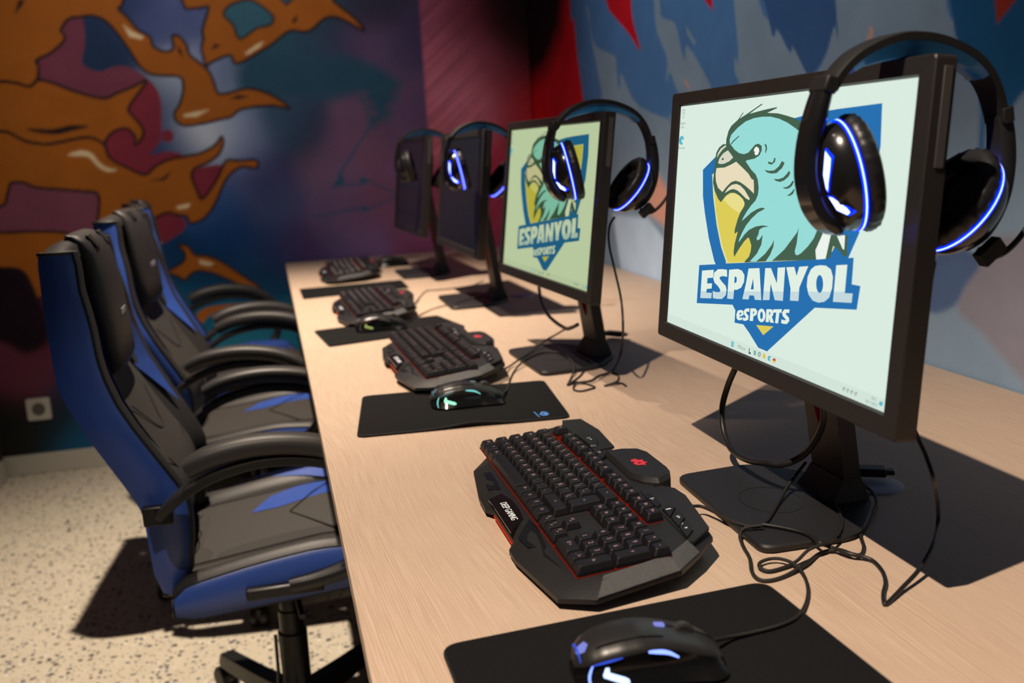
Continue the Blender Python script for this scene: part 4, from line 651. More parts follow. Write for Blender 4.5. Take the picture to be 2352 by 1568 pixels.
place(K1,.30,1.125,0); place(K2,.285,2.047,.035,ZT+.0037); place(K3,.228,2.848,.03); place(K4,.236,3.775,0)
# ------------------------------------------------------------------ mouse mats
MAT=pm('mat_cloth',(.0085,.0085,.009),.9,spec=.12,noise=.25,nscale=300,bump=.4,bscale=1500); MATE=pm('mat_edge_rubber',(.010,.010,.010),.7)
BLUL=pm('mat_blue_print',(.06,.22,.60),.7)
def mat_(label,P,r,logo,lift=0):
    cx=sum(p[0] for p in P)/4; cy=sum(p[1] for p in P)/4
    t=empty('mouse_mat',(cx,cy,ZT),0,label,'mouse mat','cloth mouse mats on the desk')
    R_=roundpoly([(p[0]-cx,p[1]-cy) for p in P],r,6); R2=[]
    n=len(R_)
    for i in range(n):
        a=Vector(R_[i]); b_=Vector(R_[(i+1)%n]); L=(b_-a).length; k=max(1,int(L/.012))
        for j in range(k): R2.append(tuple(a+(b_-a)*j/k))
    def wav(x,y,z): return z+(lift*math.exp(-((x-.0)/.045)**2)*max(0,min(1,(-y-.06)/.06)) if lift else 0)
    b=MB(); rings=[[(x,y,wav(x,y,z)) for x,y in ([(p[0]*k,p[1]*k) for p in R2])] for k,z in((.995,.0),(1,.0008),(1,.0028),(.993,.0036))]
    rings.append([(p[0]*.86,p[1]*.86,.0036) for p in R2]); b.loft(rings,0,caps=(1,1)); body=b.build('mat_body',MAT,t,smooth=30)
    b=MB(); b.tube([(x*.994,y*.994,wav(x,y,.0033)) for x,y in R2]+[(R2[0][0]*.994,R2[0][1]*.994,wav(*R2[0],.0033))],.0009,5,0,caps=False); b.build('stitched_edge',MATE,body)
    if logo:
        b=MB(); M=Matrix.Translation((logo[0]-cx,logo[1]-cy,.0038))@Matrix.Rotation(-pi/2,4,'Z')
        b.poly([[(-.014,0),(-.008,.007),(.006,.008),(.014,.002),(.012,-.005),(.002,-.008),(-.006,-.004)],[(-.002,.001),(.004,.001),(.004,-.003),(-.002,-.003)]],0,0,M); b.box((-.0,-.012,.0),(.034,.002,.0002),0,M); b.build('printed_logo',BLUL,body)
    return t
mat_('large black mouse mat at the bottom edge of the photo, under the blue-lit mouse',[(.066,.838),(.400,.860),(.408,.585),(.070,.565)],.018,None)
mat_('black mouse mat with small blue logo under the green-lit mouse',[(.088,1.826),(.430,1.796),(.402,1.530),(.054,1.560)],.016,(.365,1.565),.006)
mat_('black mouse mat with blue corner logo in the bright pool of light',[(.036,2.590),(.368,2.655),(.406,2.448),(.060,2.360)],.010,(.370,2.482))
mat_('farthest black mouse mat, partly behind the third keyboard',[(.028,3.452),(.378,3.470),(.376,3.262),(.032,3.210)],.008,None)
# ------------------------------------------------------------------ mice
MT=pm('mouse_top_plastic',(.018,.0175,.018),.36,spec=.5); MS=pm('mouse_side_gloss',(.006,.006,.006),.18,spec=.5); WHL=pm('mouse_wheel_rubber',(.03,.03,.03),.5)
SIL=pm('mouse_button_silver',(.35,.35,.38),.25,metal=.7)
st=[(-.063,.010,.006,.012,.016),(-.060,.022,.016,.017,.024),(-.052,.030,.023,.021,.031),(-.040,.035,.027,.025,.0365),(-.025,.0365,.0285,.028,.0395),(-.008,.0355,.0285,.030,.0405),(.008,.0345,.0275,.029,.0385),(.022,.0345,.0265,.026,.035),(.036,.037,.0265,.021,.0305),(.048,.0395,.0265,.0175,.026),(.058,.0375,.0245,.014,.0205),(.064,.030,.018,.010,.014)]
def sti(x):
    if x<=st[0][0]: return st[0]
    for a,b in zip(st,st[1:]):
        if x<=b[0]:
            k=(x-a[0])/(b[0]-a[0]); return tuple(p+(q-p)*k for p,q in zip(a,b))
    return st[-1]
def mtop(x,t,l=.0004):
    _,wb,wc,c,h=sti(x); s_=abs(t); z=c+(h-c)*(1-s_**2.2)**.6 if s_<1 else c
    return (x,wc*t*(1+l*8),z+l)
def mside(x,k,sd=-1,l=.0006):
    _,wb,wc,c,h=sti(x); y=(wb+(.002 if k<.3 else 0))*(1-k)+wc*k-.0022*math.sin(pi*k); return (x,sd*(y+l),.003+(c-.003)*k)
def make_mouse(label,cols,lit=True):
    t=empty('mouse',(0,0,0),0,label,'mouse','gaming mice on the desk')
    xs=np.linspace(-.063,.064,34); T=[math.sin(a) for a in np.linspace(-pi/2,pi/2,19)]
    b=MB(); b.loft([[mtop(x,k,0) for k in T] for x in xs],0,caps=(0,0),closed=False); b.loft([[mtop(xs[-1],k,0) for k in T],[(xs[-1]+.001,p*.9,.008) for p in np.linspace(-.018,.018,19)]],0,caps=(0,0),closed=False)
    top=b.build('top_shell',MT,t,smooth=70)
    b=MB()
    for sd in(-1,1): b.loft([[mside(x,k,sd,0) for k in np.linspace(0,1,8)] for x in xs],0,caps=(0,0),closed=False)
    b.loft([[(x,-sti(x)[1]+.003,.0012),(x,-sti(x)[1],.003),(x,sti(x)[1],.003),(x,sti(x)[1]-.003,.0012)] for x in xs],0,caps=(1,1))
    _,wb,wc,c,h=st[-1]; b.add([(.064,-wb,.003),(.064,-wc,c),(.065,-wc*.9,.009),(.065,wc*.9,.009),(.064,wc,c),(.064,wb,.003)],[(0,1,2,3,4,5)])
    b.add([(-.063,-.010,.003),(-.063,-.006,.012),(-.063,.006,.012),(-.063,.010,.003)],[(0,1,2,3)])
    b.build('side_skirt',MS,t,smooth=70)
    # split line between the two buttons, palm ridge
    b=MB(); b.tube([mtop(x,0,.0002) for x in np.linspace(.012,.062,12)],.0008,5,0); b.tube([mtop(x,-.62,.0004) for x in np.linspace(-.045,.012,14)],.0008,5,0); b.build('seam_line',MS,top)
    b=MB(); b.lathe([(.0085,-.004),(.0105,-.003),(.0105,.003),(.0085,.004)],20,0,Matrix.Translation((.034,0,.0265))@Matrix.Rotation(pi/2,4,'X')); b.build('scroll_wheel',WHL,t,smooth=40)
    b=MB(); b.box((0,0,0),(.009,.006,.003),0,Matrix.Translation(mtop(.014,0,.0005))@Matrix.Rotation(.15,4,'Y')); b.build('dpi_button',cols[2] if lit else SIL,t,bevel=.001)
    def ribbon(pts,wd,mat,nm,par=t):
        C=[Vector(p) for p in pts]; b=MB(); n=len(C); b.tube(C,[wd*(.35+.65*math.sin(pi*min(1,max(0,(i+.6)/(n))))) for i in range(n)],6,0,sq=.45); return b.build(nm,mat,par)
    for sd in(-1,1):
        ribbon([(lambda p:(p[0],p[1],p[2]))(mside(x,k,sd,.0008)) for x,k in zip(np.linspace(-.004,.022,10),[1.0,1.0,.99,.98,.97,.96,.94,.90,.84,.78])],.0021,cols[0] if lit else MS,'light_strip')
        ribbon([mside(x,k,sd,.0008) for x,k in zip([-.0505,-.052,-.053,-.0535,-.0535,-.053],[.98,.8,.6,.42,.25,.08])],.0020,cols[0] if lit else MS,'light_strip')
        ribbon([mside(x,1.0,sd,.0006) for x in np.linspace(-.050,-.026,8)],.0010,cols[1] if lit else MS,'light_strip')
        b=MB()
        ch=[mside(x,k,sd,.0009) for x,k in((-.0405,.80),(-.0375,.78),(-.0375,.60),(-.0225,.33),(-.0222,.23),(-.0260,.19),(-.0425,.45),(-.0430,.54))]
        b.add(ch,[tuple(range(8))]); b.build('light_window',cols[3] if lit else SIL,t)
    ribbon([mtop(-.0585,k,.0005) for k in np.linspace(-.9,.9,9)],.0012,cols[1] if lit else MS,'light_strip')
    b=MB(); L=[(-.0595,-.48),(-.054,-.56),(-.050,-.30),(-.052,-.02),(-.057,.04),(-.060,-.2)]
    b.add([mtop(x,k,.0006) for x,k in L],[tuple(range(6))]); b.build('logo_patch',cols[2] if lit else SIL,top)
    return t
def mcols(a,b_,c,d): return [em('mouse_glow_a',*a),em('mouse_glow_b',*b_),em('mouse_glow_c',*c),em('mouse_glow_d',*d)]
Ms1=make_mouse('blue-lit black gaming mouse at the bottom edge of the photo',mcols(((.22,.32,1),2.2),((.05,.12,.9),.8),((.30,.33,.9),.8),((.50,.64,1),2.0)))
Ms2=make_mouse('green-lit black gaming mouse on the second mat from the camera',mcols(((.22,.75,.72),.9),((.15,.45,.55),.4),((.25,.33,.36),.5),((.35,1,.62),1.3)))
Ms3=make_mouse('glossy black mouse with a faint orange and green light beside the third keyboard',mcols(((.25,.2,.18),.4),((.3,.08,.03),.4),((.4,.4,.42),.5),((.45,.55,.15),.8)))
Ms4=make_mouse('unlit black mouse at the far end of the desk beyond all the keyboards',None,False)
for o,x,y,z,r in((Ms1,.226,.742,.0038,-.07),(Ms2,.258,1.690,.0038,-.03),(Ms3,.200,2.523,.0038,.02),(Ms4,.405,3.95,0,.0)): o.location=(x,y,ZT+z); o.rotation_euler.z=r
# ------------------------------------------------------------------ cables
CB=pm('braided_cable_black',(.012,.011,.010),.5,noise=.4,nscale=900,bump=.6,bscale=1800); CT=pm('rubber_cable_black',(.010,.010,.010),.45)
def cable(par,name,pts,r,mat=CB,world=True,n=6):
    P=[]
    for p in pts:
        if len(p)==4: P.append(atx(p[0],p[1],p[2]) if p[3]=='x' else aty(p[0],p[1],p[2]))
        else: P.append(atz(p[0],p[1],p[2]+r))
    b=MB(); b.tube([winv(par)@p for p in catmull(P,n)],r,8,0); return b.build(name,mat,par,smooth=80)
def cab_thing(name,label,cat,group,pts,r,mat=CT,extra=None):
    P=[atx(p[0],p[1],p[2]) if len(p)==4 and p[3]=='x' else (aty(p[0],p[1],p[2]) if len(p)==4 else atz(p[0],p[1],p[2]+r)) for p in pts]
    c=P[len(P)//2].copy(); b=MB(); b.tube([p-c for p in catmull(P,6)],r,8,0)
    o=b.build(name,mat,smooth=80); o.location=c; tag(o,label,cat,group); return o
cable(K1,'cable',[(1574,1163,.012),(1592,1162,.012),(1612,1163,.010),(1640,1175,.009),(1665,1188,.009),(1700,1203,.009),(1735,1209,.009),(1762,1196,.009),(1785,1160,.010),(1808,1118,.018),(1832,1085,.03),(1850,1062,.045)],.0020)
cable(Ms1,'cable',[(1640,1470,.012),(1680,1462,.006),(1730,1452,.004),(1790,1436,.004),(1832,1415,.003),(1853,1380,.001),(1855,1345,.001),(1841,1312,.002),(1815,1290,.004),(1780,1282,.004),(1750,1289,.003),(1744,1301,.002),(1765,1311,.001),(1800,1303,.001),(1830,1288,.003),(1858,1262,.010),(1895,1246,.012),(1925,1225,.010),(1934,1200,.009),(1925,1170,.009),(1905,1145,.010),(1893,1120,.013)],.0019)
cable(H1,'cable',[(2146,600,.80,'y'),(2128,700,.80,'y'),(2105,850,.80,'y'),(2094,955,.80,'y'),(2106,1000,.80,'y'),(2128,1050,.79,'y'),(2148,1115,.78,'y'),(2155,1190,.03),(2143,1250,.022),(2112,1306,.010),(2072,1350,.003),(2040,1383,0),(2031,1385,0),(2029,1362,0),(2034,1338,0),(2027,1312,0),(2008,1290,.0),(1985,1279,.002),(1950,1271,.004),(1905,1255,.004),(1885,1247,.010),(1850,1225,.010),(1800,1212,.010),(1752,1204,.010)],.0022,CT)
cab_thing('usb_cable','thin black cable looping over the front corner of the nearest monitor base','cable','loose cables around the nearest monitor',[(1752,1206,.013),(1712,1212,.011),(1700,1228,.004),(1706,1252,.0),(1722,1282,.0),(1727,1312,.0),(1742,1330,.0),(1768,1333,.0),(1805,1322,.0),(1850,1295,.002),(1885,1270,.0),(1925,1262,.003),(1958,1272,.004),(1978,1273,.0),(1984,1255,.0),(1977,1230,.0),(1980,1200,.002),(2005,1175,.004),(2014,1155,.004),(2004,1130,.006),(1975,1108,.006),(1945,1090,.010),(1930,1075,.012)],.0021,CB)
def xcurve(o): return o
cab_thing('display_cable','thick black video cable looping from the nearest monitor round its column','cable',None,[(1689,845,.54,'x'),(1672,885,.54,'x'),(1659,935,.535,'x'),(1662,990,.53,'x'),(1682,1034,.525,'x'),(1718,1056,.52,'x'),(1760,1063,.52,'x'),(1800,1066,.530,'x'),(1845,1045,.545,'x'),(1878,1002,.545,'x'),(1892,960,.538,'x'),(1888,915,.532,'x')],.0042,CT)
def plug_bundle(label,base,d,grp):
    c=Vector(base); t=empty('plug_bundle',c,0,label,'cable plugs',grp); D=Vector(d)
    b=MB(); b.tube([Vector((-.05,.0,.075)),Vector((-.03,0,.045)),Vector((0,0,.014)),Vector((0,0,.014))+D*.6],.0032,8,0); b.tube([Vector((-.045,.012,.07)),Vector((-.015,.014,.05)),Vector((0,.006,.018))],.003,8,0); b.build('cable',CT,t,smooth=80)
    b=MB(); M=Matrix.Translation(D*.55+Vector((0,0,.012)))@D.to_track_quat('X','Z').to_matrix().to_4x4(); b.box((0,0,0),(.045,.02,.011),0,M); b.box((.027,0,0),(.012,.014,.006),0,M); b.build('plug',CT,t,bevel=.002)
plug_bundle('black video plug and cables lying behind the nearest monitor column',tuple(atz(1950,1100,0)),(.035,-.02,0),'video plugs behind the lit monitors')
plug_bundle('black video plug and cables lying behind the second monitor column',tuple(atz(1385,775,0)),(.035,-.05,0),'video plugs behind the lit monitors')
q7=lambda x,y,*k:(1080+x*.17857,640+y*.17857,*k)
cable(K2,'cable',[q7(400,1165,.012),q7(460,1150,.006),q7(530,1110,.003),q7(640,1030,.010),q7(800,920,.012),q7(960,800,.02),q7(1100,720,.03),q7(1230,645,.05),q7(1300,615,.06)],.0021)
cable(Ms2,'cable',[q7(370,1510,.014),q7(430,1470,.008),q7(470,1430,.003),q7(500,1340,.0),q7(560,1200,.0),q7(680,1060,.009),q7(850,970,.010),q7(1000,940,.010),q7(1130,950,.010),q7(1250,1010,.010),q7(1325,1090,.010),q7(1335,1180,.006),q7(1300,1270,.0),q7(1250,1365,.0)],.0020)
cab_thing('display_cable','thick black video cable hanging in a curve from the second lit monitor','cable',None,[q7(885,70,.54,'x'),q7(890,150,.54,'x'),q7(910,270,.535,'x'),q7(945,370,.53,'x'),q7(1000,465,.525,'x'),q7(1100,560,.52,'x'),q7(1230,638,.515,'x'),q7(1300,630,.51,'x'),q7(1380,590,.505,'x')],.0038,CT)
cable(H2,'cable',[(1412,498,1.715,'y'),(1400,520,1.715,'y'),(1399,560,1.71,'y'),(1412,620,1.71,'y'),(1427,690,1.70,'y'),(1431,760,1.68,'y'),(1426,810,.03),(1412,845,.010),(1398,856,.003),(1375,863,.0),(1357,874,0),(1330,878,0),(1312,880,0),(1305,884,0)],.0022,CT)
cab_thing('usb_cable','thin black cable lying in flat loops in front of the second monitor base','cable',None,[q7(1480,1170,.0),q7(1400,1260,.0),q7(1320,1320,.0),q7(1250,1365,.0),q7(1310,1330,.004),q7(1430,1338,.0),q7(1600,1390,.0),q7(1520,1425,.0),q7(1420,1445,.0),q7(1340,1430,.0),q7(1330,1390,.0),q7(1360,1345,.002),q7(1450,1335,.002),q7(1560,1305,.004),q7(1690,1240,.004),q7(1800,1205,.0),q7(1890,1230,.0),q7(1910,1290,.0),q7(1860,1335,.0),q7(1730,1375,.0),q7(1850,1350,.002),q7(1950,1345,.0),q7(2005,1380,.0)],.0019,CB)
cable(K3,'cable',[(944,702,.012),(955,694,.004),(966,680,.0),(980,668,.0),(1000,666,.0),(1040,662,.002),(1085,655,.012),(1110,645,.03)],.0019)
cable(Ms3,'cable',[(916,744,.012),(945,734,.004),(975,718,.0),(1005,706,.0),(1045,697,.008),(1080,686,.010),(1115,678,.02)],.0018)
cable(Ms4,'cable',[(938,606,.010),(955,604,.003),(975,600,.0),(992,592,.003)],.0018)
cable(K4,'cable',[(860,606,.010),(880,600,.004),(905,596,.0),(940,590,.0),(965,588,.0)],.0018)
# ------------------------------------------------------------------ grommets
GRM=pm('cable_cap_plastic',(.30,.32,.42),.4)
def grommet(px,py,label):
    c=atz(px,py,0); o=MB().lathe([(.001,.003),(.033,.003),(.0345,.0022),(.035,.0)],40).build('cable_grommet_cap',GRM,smooth=30); o.location=c; tag(o,label,'cable hole cap','round cable hole caps in the desk')
grommet(2009,1116,'round greyish plastic cable hole cap beside the nearest monitor base')
grommet(1200,679,'small round plastic cable hole cap seen under the second lit monitor')
# ------------------------------------------------------------------ chairs
CBK=pm('chair_black_leatherette',(.024,.023,.023),.45,spec=.4,noise=.15,nscale=60,bump=.35,bscale=700)
CBL=pm('chair_blue_leatherette',(.032,.078,.34),.33,spec=.5,bump=.3,bscale=600)
CGR=pm('chair_carbon_fabric',(.040,.037,.034),.6,spec=.3,noise=.35,nscale=220,bump=.4,bscale=900)
CPL=pm('chair_arm_plastic',(.013,.013,.013),.38,spec=.45); CPD=pm('chair_arm_pad',(.028,.027,.027),.45,spec=.4,bump=.3,bscale=700)
CPIP=pm('chair_piping',(.007,.007,.007),.5); CMET=pm('gas_lift_steel',(.03,.03,.03),.3,metal=.7); CASF=pm('caster_nylon',(.012,.012,.012),.5); STL=pm('chair_stitched_logo',(.45,.45,.47),.6)
# side profile of the back: (z, rear x, front x) in the chair's own frame, x forward
PRF=[(.468,-.218,-.195),(.50,-.229,-.171),(.54,-.230,-.166),(.58,-.231,-.160),(.62,-.232,-.158),(.646,-.237,-.158),(.69,-.257,-.178),(.74,-.281,-.205),(.79,-.305,-.231),(.84,-.327,-.255),(.88,-.341,-.268),(.92,-.343,-.277),(.98,-.349,-.283),(1.04,-.351,-.295),(1.085,-.352,-.297),(1.105,-.350,-.301)]
def prf(z):
    if z<=PRF[0][0]: return PRF[0][1:]
    for a,b in zip(PRF,PRF[1:]):
        if z<=b[0]:
            k=(z-a[0])/(b[0]-a[0]); return (a[1]+(b[1]-a[1])*k,a[2]+(b[2]-a[2])*k)
    return PRF[-1][1:]
def hwid(z):  # outer half width of the back
    T=[(.46,.215),(.55,.235),(.66,.245),(.80,.262),(.90,.258),(.98,.240),(1.06,.222),(1.12,.212)]
    if z<=T[0][0]: return T[0][1]
    for a,b in zip(T,T[1:]):
        if z<=b[0]: return a[1]+(b[1]-a[1])*(z-a[0])/(b[0]-a[0])
    return T[-1][1]
def iwid(z):  # inner half width where wings meet the centre panel
    T=[(.46,.150),(.66,.155),(.80,.165),(.90,.150),(1.0,.135),(1.12,.130)]
    if z<=T[0][0]: return T[0][1]
    for a,b in zip(T,T[1:]):
        if z<=b[0]: return a[1]+(b[1]-a[1])*(z-a[0])/(b[0]-a[0])
    return T[-1][1]
def make_chair(label):
    t=empty('gaming_chair',(0,0,0),0,label,'gaming chair','gaming chairs pushed up to the desk')
    zs=list(np.linspace(.462,1.105,30))
    # centre of the back
    rings=[]
    for z in list(np.linspace(.455,1.10,26))+[1.108,1.113,1.1145]:
        r,f=prf(min(z,1.105)); cf=f-.022+(.012*math.exp(-((z-.62)/.09)**2)); w_=iwid(min(z,1.1))+.004
        if z>1.1: sq=(1.1145-z)/.0145; w_*=.78+.22*math.sqrt(max(sq,0)); cf=f-.022-(1-sq)*.015; r=r+(1-sq)*.012
        rings.append([(r+.006,-w_,z),(r,-w_*.6,z),(r,w_*.6,z),(r+.006,w_,z),(cf,w_,z),(cf+.006,w_*.5,z),(cf+.008,0,z),(cf+.006,-w_*.5,z),(cf,-w_,z)])
    b=MB(); b.loft(rings,0); bc=b.build('backrest',CGR,t,smooth=50)
    # quilted seams on the centre panel
    b=MB()
    for sy in(-1,1):
        for pts in ([(.70,.13),(.62,.05),(.60,.0)],[(.80,.10),(.74,.03),(.73,0)],[(.58,.14),(.52,.05),(.50,0)]):
            b.tube(catmull([(prf(z)[1]-.022+.009+(.012*math.exp(-((z-.62)/.09)**2)),sy*y,z) for z,y in pts],5),.0012,5)
    b.build('quilt_seam',CPIP,bc)
    for sy in (-1,1):
        # wing bolster: blue outer side, black front
        sec=[]; sb=[]
        for z in zs:
            r,f=prf(z); w_=hwid(z); iw=iwid(z); e=1
            slot=max(0,1-((z-.935)/.085)**2)
            fr=f+.004
            sec.append([(r+.002,sy*(w_-.012),z),(r-.001,sy*(w_-.004),z),((r*.72+f*.28),sy*(w_+.003),z),((r+f)/2,sy*(w_+.0045),z),(r*.28+f*.72,sy*(w_+.003),z),(f-.003,sy*(w_-.001),z),(fr,sy*(w_-.008),z)])
            fi=f-.022; iw2=iw+.012*slot
            sb.append([(fr,sy*(w_-.008),z),(fr+.006,sy*(w_-.022),z),(fr+.004,sy*(w_-.040),z),(f-.008,sy*(iw2+(w_-iw2)*.35),z),(fi-.004*slot,sy*(iw2+.002),z),(r+.012,sy*(iw2+.002),z),(r+.002,sy*(w_-.012),z)])
        b=MB(); b.loft(sec,0,caps=(0,0),closed=False); b.add([p for p in sec[0]]+[sb[0][-2],sb[0][-3]],[tuple(range(len(sec[0])))],0)
        bo=b.build('side_bolster',CBL,t,smooth=60)
        b=MB(); b.loft(sb,0,caps=(0,0),closed=False); b.add(sb[0]+[],[tuple(range(7))]); b.add(sb[-1]+sec[-1][1:-1][::-1],[tuple(range(12))]); b.add(sb[0]+sec[0][1:-1][::-1],[tuple(range(12))]); b.build('bolster_front',CBK,bo,smooth=60)
        b=MB(); b.tube([s_[0] for s_ in sec],.0035,6); b.tube([s_[-1] for s_ in sec],.0035,6); b.tube([sec[0][i] for i in range(7)],.0035,6); b.tube([sec[-1][i] for i in range(7)],.0035,6); b.build('piping',CPIP,bo,smooth=70)
        # blue inlay along the shoulder slot; near-black sheet paints the opening's shade
        b=MB(); a=[];c_=[]
        for z in list(np.linspace(.735,.825,7))+[.832]+list(np.linspace(.84,1.05,14)):
            r,f=prf(z); iw=iwid(z); w_=hwid(z)
            o0=.02+.66*(.825-z)/.09 if z<.826 else (.0 if z<.835 else .14)
            o1=.70 if z<.93 else .70-.58*((z-.93)/.12)**1.3
            def pt(o): 
                # along bolster front from inner edge (0) to outer (1)
                y=iw+(w_-.035-iw)*o; x=f-.022+(.029)*min(1,o*1.45)+.002; return (x,sy*y,z)
            a.append(pt(o0)); c_.append(pt(max(o1,o0+.01)))
        b.loft([a,c_],0,caps=(0,0),closed=False); b.build('blue_inlay',CBL,bo,smooth=60)
        b=MB(); R_=[]
        for z in np.linspace(.832,.935,12):
            r,f=prf(z); iw=iwid(z); k=(z-.832)/.103; w2=.024*math.sin(pi*k)**.7+.0005; y=iw-.006
            R_.append([(f-.0135,sy*(y-w2*.5),z),(f-.0095,sy*(y+w2),z)])
        b.loft([[q[0] for q in R_],[q[1] for q in R_]],0,caps=(0,0),closed=False); b.build('slot_shade_sheet',pm_slot,bo)
    # black cap joining the tops
    rings=[]
    for y in np.linspace(-.214,.214,15):
        k=abs(y)/.214; z0=1.100; h=.017*(1-k**3)+.003; r,f=prf(1.10)
        rings.append([(r+.001,y,z0-.01),(r+.003,y,z0+h*.7),(r+.018,y,z0+h),(f-.02,y,z0+h),(f-.006,y,z0+h*.6),(f-.001,y,z0-.01)])
    b=MB(); b.loft(rings,0); b.build('top_cap',CBK,t,smooth=60)
    # head pillow
    rings=[]
    prof=[(1.127,-.328,-.318),(1.125,-.335,-.300),(1.112,-.325,-.283),(1.09,-.318,-.272),(1.04,-.312,-.262),(.98,-.305,-.256),(.93,-.300,-.252),(.885,-.292,-.250),(.868,-.290,-.258),(.861,-.288,-.275)]
    for z,rx,fx in prof:
        w_=.110-.012*((z-.98)/.15)**2
        ring=[]
        for k in range(20):
            a=2*pi*k/20; y=w_*math.copysign(abs(math.sin(a))**.7,math.sin(a)); x=(rx+fx)/2+(fx-rx)/2*math.copysign(abs(math.cos(a))**.6,math.cos(a)); ring.append((x,y,z))
        rings.append(ring)
    b=MB(); b.loft(rings,0); pi_=b.build('head_pillow',CBK,t,smooth=70)
    b=MB(); b.box((0,0,0),(.0008,.055,.012),0,Matrix.Translation((-.2545,-.01,.972))@Matrix.Rotation(.06,4,'Y')); b.build('stitched_logo',STL,pi_)
    b=MB()
    for y in(-.06,.06): b=MB().box((0,y,0),(.006,.03,.03),0,Matrix.Translation((-.285,0,1.112))@Matrix.Rotation(-.6,4,'Y')); b.build('pillow_strap',CPIP,pi_,bevel=.002)
    # rear shell
    # seat
    def seat_z(x): return .498+.030*max(0,min(1,(x+.18)/.25))-.012*max(0,(x-.16)/.08)**2
    xs=np.linspace(-.185,.235,18); rings=[];
    for x in xs:
        k=(x+.185)/.42; w_=.185; zt=seat_z(x)-.010; e=max(0,(x-.19)/.045); zb=.435+.02*k
        zt-=.02*e*e
        rings.append([(x,-w_,zb),(x,-w_,zt),(x,-w_*.5,zt+.003),(x,0,zt+.004),(x,w_*.5,zt+.003),(x,w_,zt),(x,w_,zb)])
    b=MB(); b.loft(rings,0); s_=b.build('seat_cushion',CGR,t,smooth=50)
    b=MB()
    for sy in(-1,1):
        b.tube([(x,sy*.165,seat_z(x)-.0062) for x in np.linspace(-.17,.2,10)],.0014,5)
        b.tube([(.12,sy*.165,seat_z(.12)-.0062),(.07,sy*.09,seat_z(.07)-.0055),(.02,0,seat_z(.02)-.005)],.0014,5)
    b.build('quilt_seam',CPIP,s_)
    b=MB(); Q=[(-.06,.05),(-.03,.12),(.03,.160),(.08,.166),(.14,.172),(.20,.176),(.20,.08),(.14,.08),(.10,.08),(.05,.060),(.0,.045)]
    A_=[(-.06,.05),(0,.045),(.05,.06),(.10,.08),(.15,.08),(.20,.08)]; B_=[(-.06,.052),(-.02,.135),(.03,.16),(.08,.168),(.14,.174),(.20,.178)]
    sz=lambda x,y: seat_z(x)-.010-.02*max(0,(x-.19)/.045)**2+.004-.004*abs(y)/.185+.0016
    b.loft([[(x,y,sz(x,y)) for x,y in A_],[((x+p)/2,(y+q)/2,sz((x+p)/2,(y+q)/2)+.0006) for (x,y),(p,q) in zip(A_,B_)],[(x,y,sz(x,y)) for x,y in B_]],0,caps=(0,0),closed=False); b.build('blue_inlay',CBL,s_,smooth=60)
    for sy in(-1,1):
        rings=[]; side=[]
        for x in np.linspace(-.20,.235,18):
            k=(x+.20)/.435; zt=seat_z(x)+.012*math.sin(pi*min(1,k*1.05)); e=max(0,(x-.18)/.055); zt-=.022*e*e; s0=max(0,(-.165-x)/.035); zt-=.02*s0*s0; zb=.420+.028*k+.012*s0
            w_=.262-.012*e*e
            side.append([(x,sy*(w_-.02),zb-.004),(x,sy*w_,zb+.006),(x,sy*(w_+.004),(zb+zt)/2),(x,sy*(w_+.002),zt-.018),(x,sy*(w_-.006),zt-.009)])
            rings.append([(x,sy*(w_-.006),zt-.009),(x,sy*(w_-.016),zt-.001),(x,sy*(w_-.034),zt+.001),(x,sy*.190,zt-.014),(x,sy*.180,zt-.030),(x,sy*.180,zb)])
        b=MB(); b.loft(side,0,caps=(0,0),closed=False); so=b.build('seat_side',CBL,t,smooth=60)
        b=MB(); b.loft(rings,0,caps=(0,0),closed=False)
        for i in(0,-1): b.add(side[i]+rings[i][1:],[tuple(range(10))])
        b.build('seat_bolster',CBK,so,smooth=60)
        b=MB(); b.tube([q[-1] for q in side],.003,6); b.tube([q[0] for q in side],.003,6); b.tube(side[0],.003,6); b.build('piping',CPIP,so,smooth=70)
        # blue top inlay on the bolster
        ins=[];o2=[]
        for x in np.linspace(-.055,.21,12):
            k=(x+.055)/.265; kk=(x+.20)/.435; zt=seat_z(x)+.012*math.sin(pi*min(1,kk*1.05)); e=max(0,(x-.18)/.055); zt-=.022*e*e
            wi=.234-.055*min(1,k*1.6); ins.append((x,sy*wi,zt+.0025-(.236-wi)/.05*.014)); o2.append((x,sy*.236,zt+.0030))
        if sy>0: b=MB(); b.loft([ins,o2],0,caps=(0,0),closed=False); b.build('blue_inlay',CBL,so,smooth=60)
    # armrests
    for sy in(-1,1):
        Y_=sy*.295
        loop=catmull([(-.203,0,.636),(-.165,0,.672),(-.12,0,.698),(-.07,0,.714),(-.01,0,.722),(.05,0,.717),(.10,0,.704),(.145,0,.672),(.175,0,.635),(.185,0,.59),(.172,0,.54),(.13,0,.50),(.07,0,.480),(.01,0,.470)],4)
        rings=[]
        n=len(loop)
        for i,p in enumerate(loop):
            tg=(loop[min(i+1,n-1)]-loop[max(i-1,0)]).normalized(); nr=Vector((tg.z,0,-tg.x)); w_=.021; th=.0085+.004*(i/(n-1)); k=i/(n-1)
            yy=Y_+(0 if k<.75 else -sy*.03*((k-.75)/.25))
            if k<.08: yy=Y_-sy*.018*(1-k/.08)
            c=Vector((p.x,yy,p.z)); rings.append([c+Vector((0,a*w_,0))+nr*bb*th for a,bb in((-1,-.6),(-.75,-1),(.75,-1),(1,-.6),(1,.6),(.75,1),(-.75,1),(-1,.6))])
        b=MB(); b.loft(rings,0); ao=b.build('armrest',CPL,t,smooth=50)
        b=MB(); b.box((-.205,sy*.266,.636),(.050,.018,.036),0); b.build('back_bracket',CPL,ao,bevel=.003); b=MB(); b.box((.0,sy*.250,.466),(.14,.07,.022),0); b.build('seat_bracket',CPL,ao,bevel=.004)
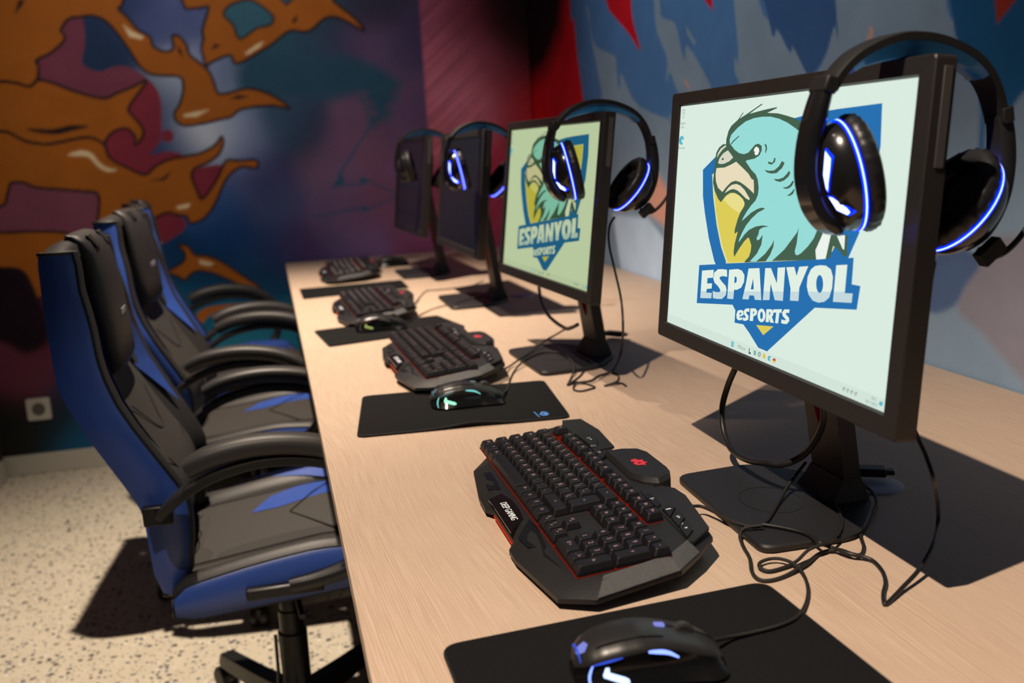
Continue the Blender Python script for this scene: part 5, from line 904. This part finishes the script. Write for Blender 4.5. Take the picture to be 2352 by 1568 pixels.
        # pad
        pp=catmull([(-.145,0,.722),(-.11,0,.738),(-.065,0,.748),(-.015,0,.7515),(.04,0,.747),(.09,0,.735),(.135,0,.712),(.166,0,.682),(.180,0,.652)],4); n=len(pp); rings=[]
        for i,p in enumerate(pp):
            k=i/(n-1); w_=.028*(1-.25*abs(2*k-1)**4); th=.019*(1-.15*abs(2*k-1)**6); tg=(pp[min(i+1,n-1)]-pp[max(i-1,0)]).normalized(); nr=Vector((-tg.z,0,tg.x)); ring=[]
            for j in range(14):
                a=2*pi*j/14; ring.append(Vector((p.x,Y_,p.z))+Vector((0,1,0))*w_*math.copysign(abs(math.cos(a))**.6,math.cos(a))+nr*th*math.copysign(abs(math.sin(a))**.7,math.sin(a)))
            rings.append(ring)
        b=MB(); b.loft(rings,0); b.build('arm_pad',CPD,ao,smooth=60)
    # mechanism, gas lift, star base
    b=MB(); b.box((0,0,.413),(.24,.18,.03),0); b.box((0,0,.385),(.11,.10,.04),0); b.tube([(.02,-.09,.39),(.02,-.16,.385),(.025,-.215,.378)],.006,8); b.build('seat_mechanism',CPL,t,bevel=.004)
    b=MB(); b.lathe([(.030,.09),(.031,.25),(.026,.253),(.026,.30),(.022,.303),(.022,.38),(.018,.385)],28); b.tube([(-.036,0,.245),(-.038,0,.15),(-.043,0,.09)],.004,6); b.build('gas_lift',CPL,t,smooth=40)
    b=MB(); b.lathe([(.045,.055),(.050,.065),(.045,.115),(.033,.125)],28); hub=b.build('base_hub',CPL,t,smooth=40)
    for k in range(5):
        a=math.radians(121)+2*pi*k/5; M=Matrix.Rotation(a,4,'Z')
        rings=[[(.035,-.026,.060),(.035,.026,.060),(.035,.020,.112),(.035,-.020,.112)],[(.17,-.023,.060),(.17,.023,.060),(.17,.018,.100),(.17,-.018,.100)],[(.315,-.021,.058),(.315,.021,.058),(.313,.016,.092),(.313,-.016,.092)],[(.335,-.014,.060),(.335,.014,.060),(.330,.010,.084),(.330,-.010,.084)]]
        b=MB(); b.loft(rings,0,M=M); lg=b.build('base_leg',CPL,t,smooth=35,bevel=.003)
        b=MB(); Mc=M@Matrix.Translation((.315,0,0))
        for sd in(-1,1): b.lathe([(.010,.006),(.024,.006),(.0265,.010),(.0265,.019),(.022,.0235),(.008,.024)],24,0,Mc@Matrix.Translation((.012,0,.0265))@Matrix.Rotation(-sd*pi/2,4,'X'))
        b.tube([(0,0,.03),(0,0,.062)],.0055,8,0,Mc); b.box((.010,0,.036),(.030,.012,.026),0,Mc); b.build('caster',CASF,lg,smooth=40)
    return t
pm_slot=pm('chair_slot_shade',(.002,.002,.002),.9)
G_='gaming chairs pushed up to the desk'
CH1=make_chair('blue and black gaming chair nearest the camera')
CH2=copy_tree(CH1); tag(CH2,'second blue and black gaming chair, its blue side brightly lit, behind the nearest chair','gaming chair',G_)
CH3=copy_tree(CH1); tag(CH3,'farthest gaming chair, only its armrests and blue edge showing past the second chair','gaming chair',G_)
CH1.location=(-.085,2.06,0); CH2.location=(-.122,2.96,0); CH2.rotation_euler.z=-.085; CH3.location=(-.178,3.77,-.0); CH3.rotation_euler.z=.20
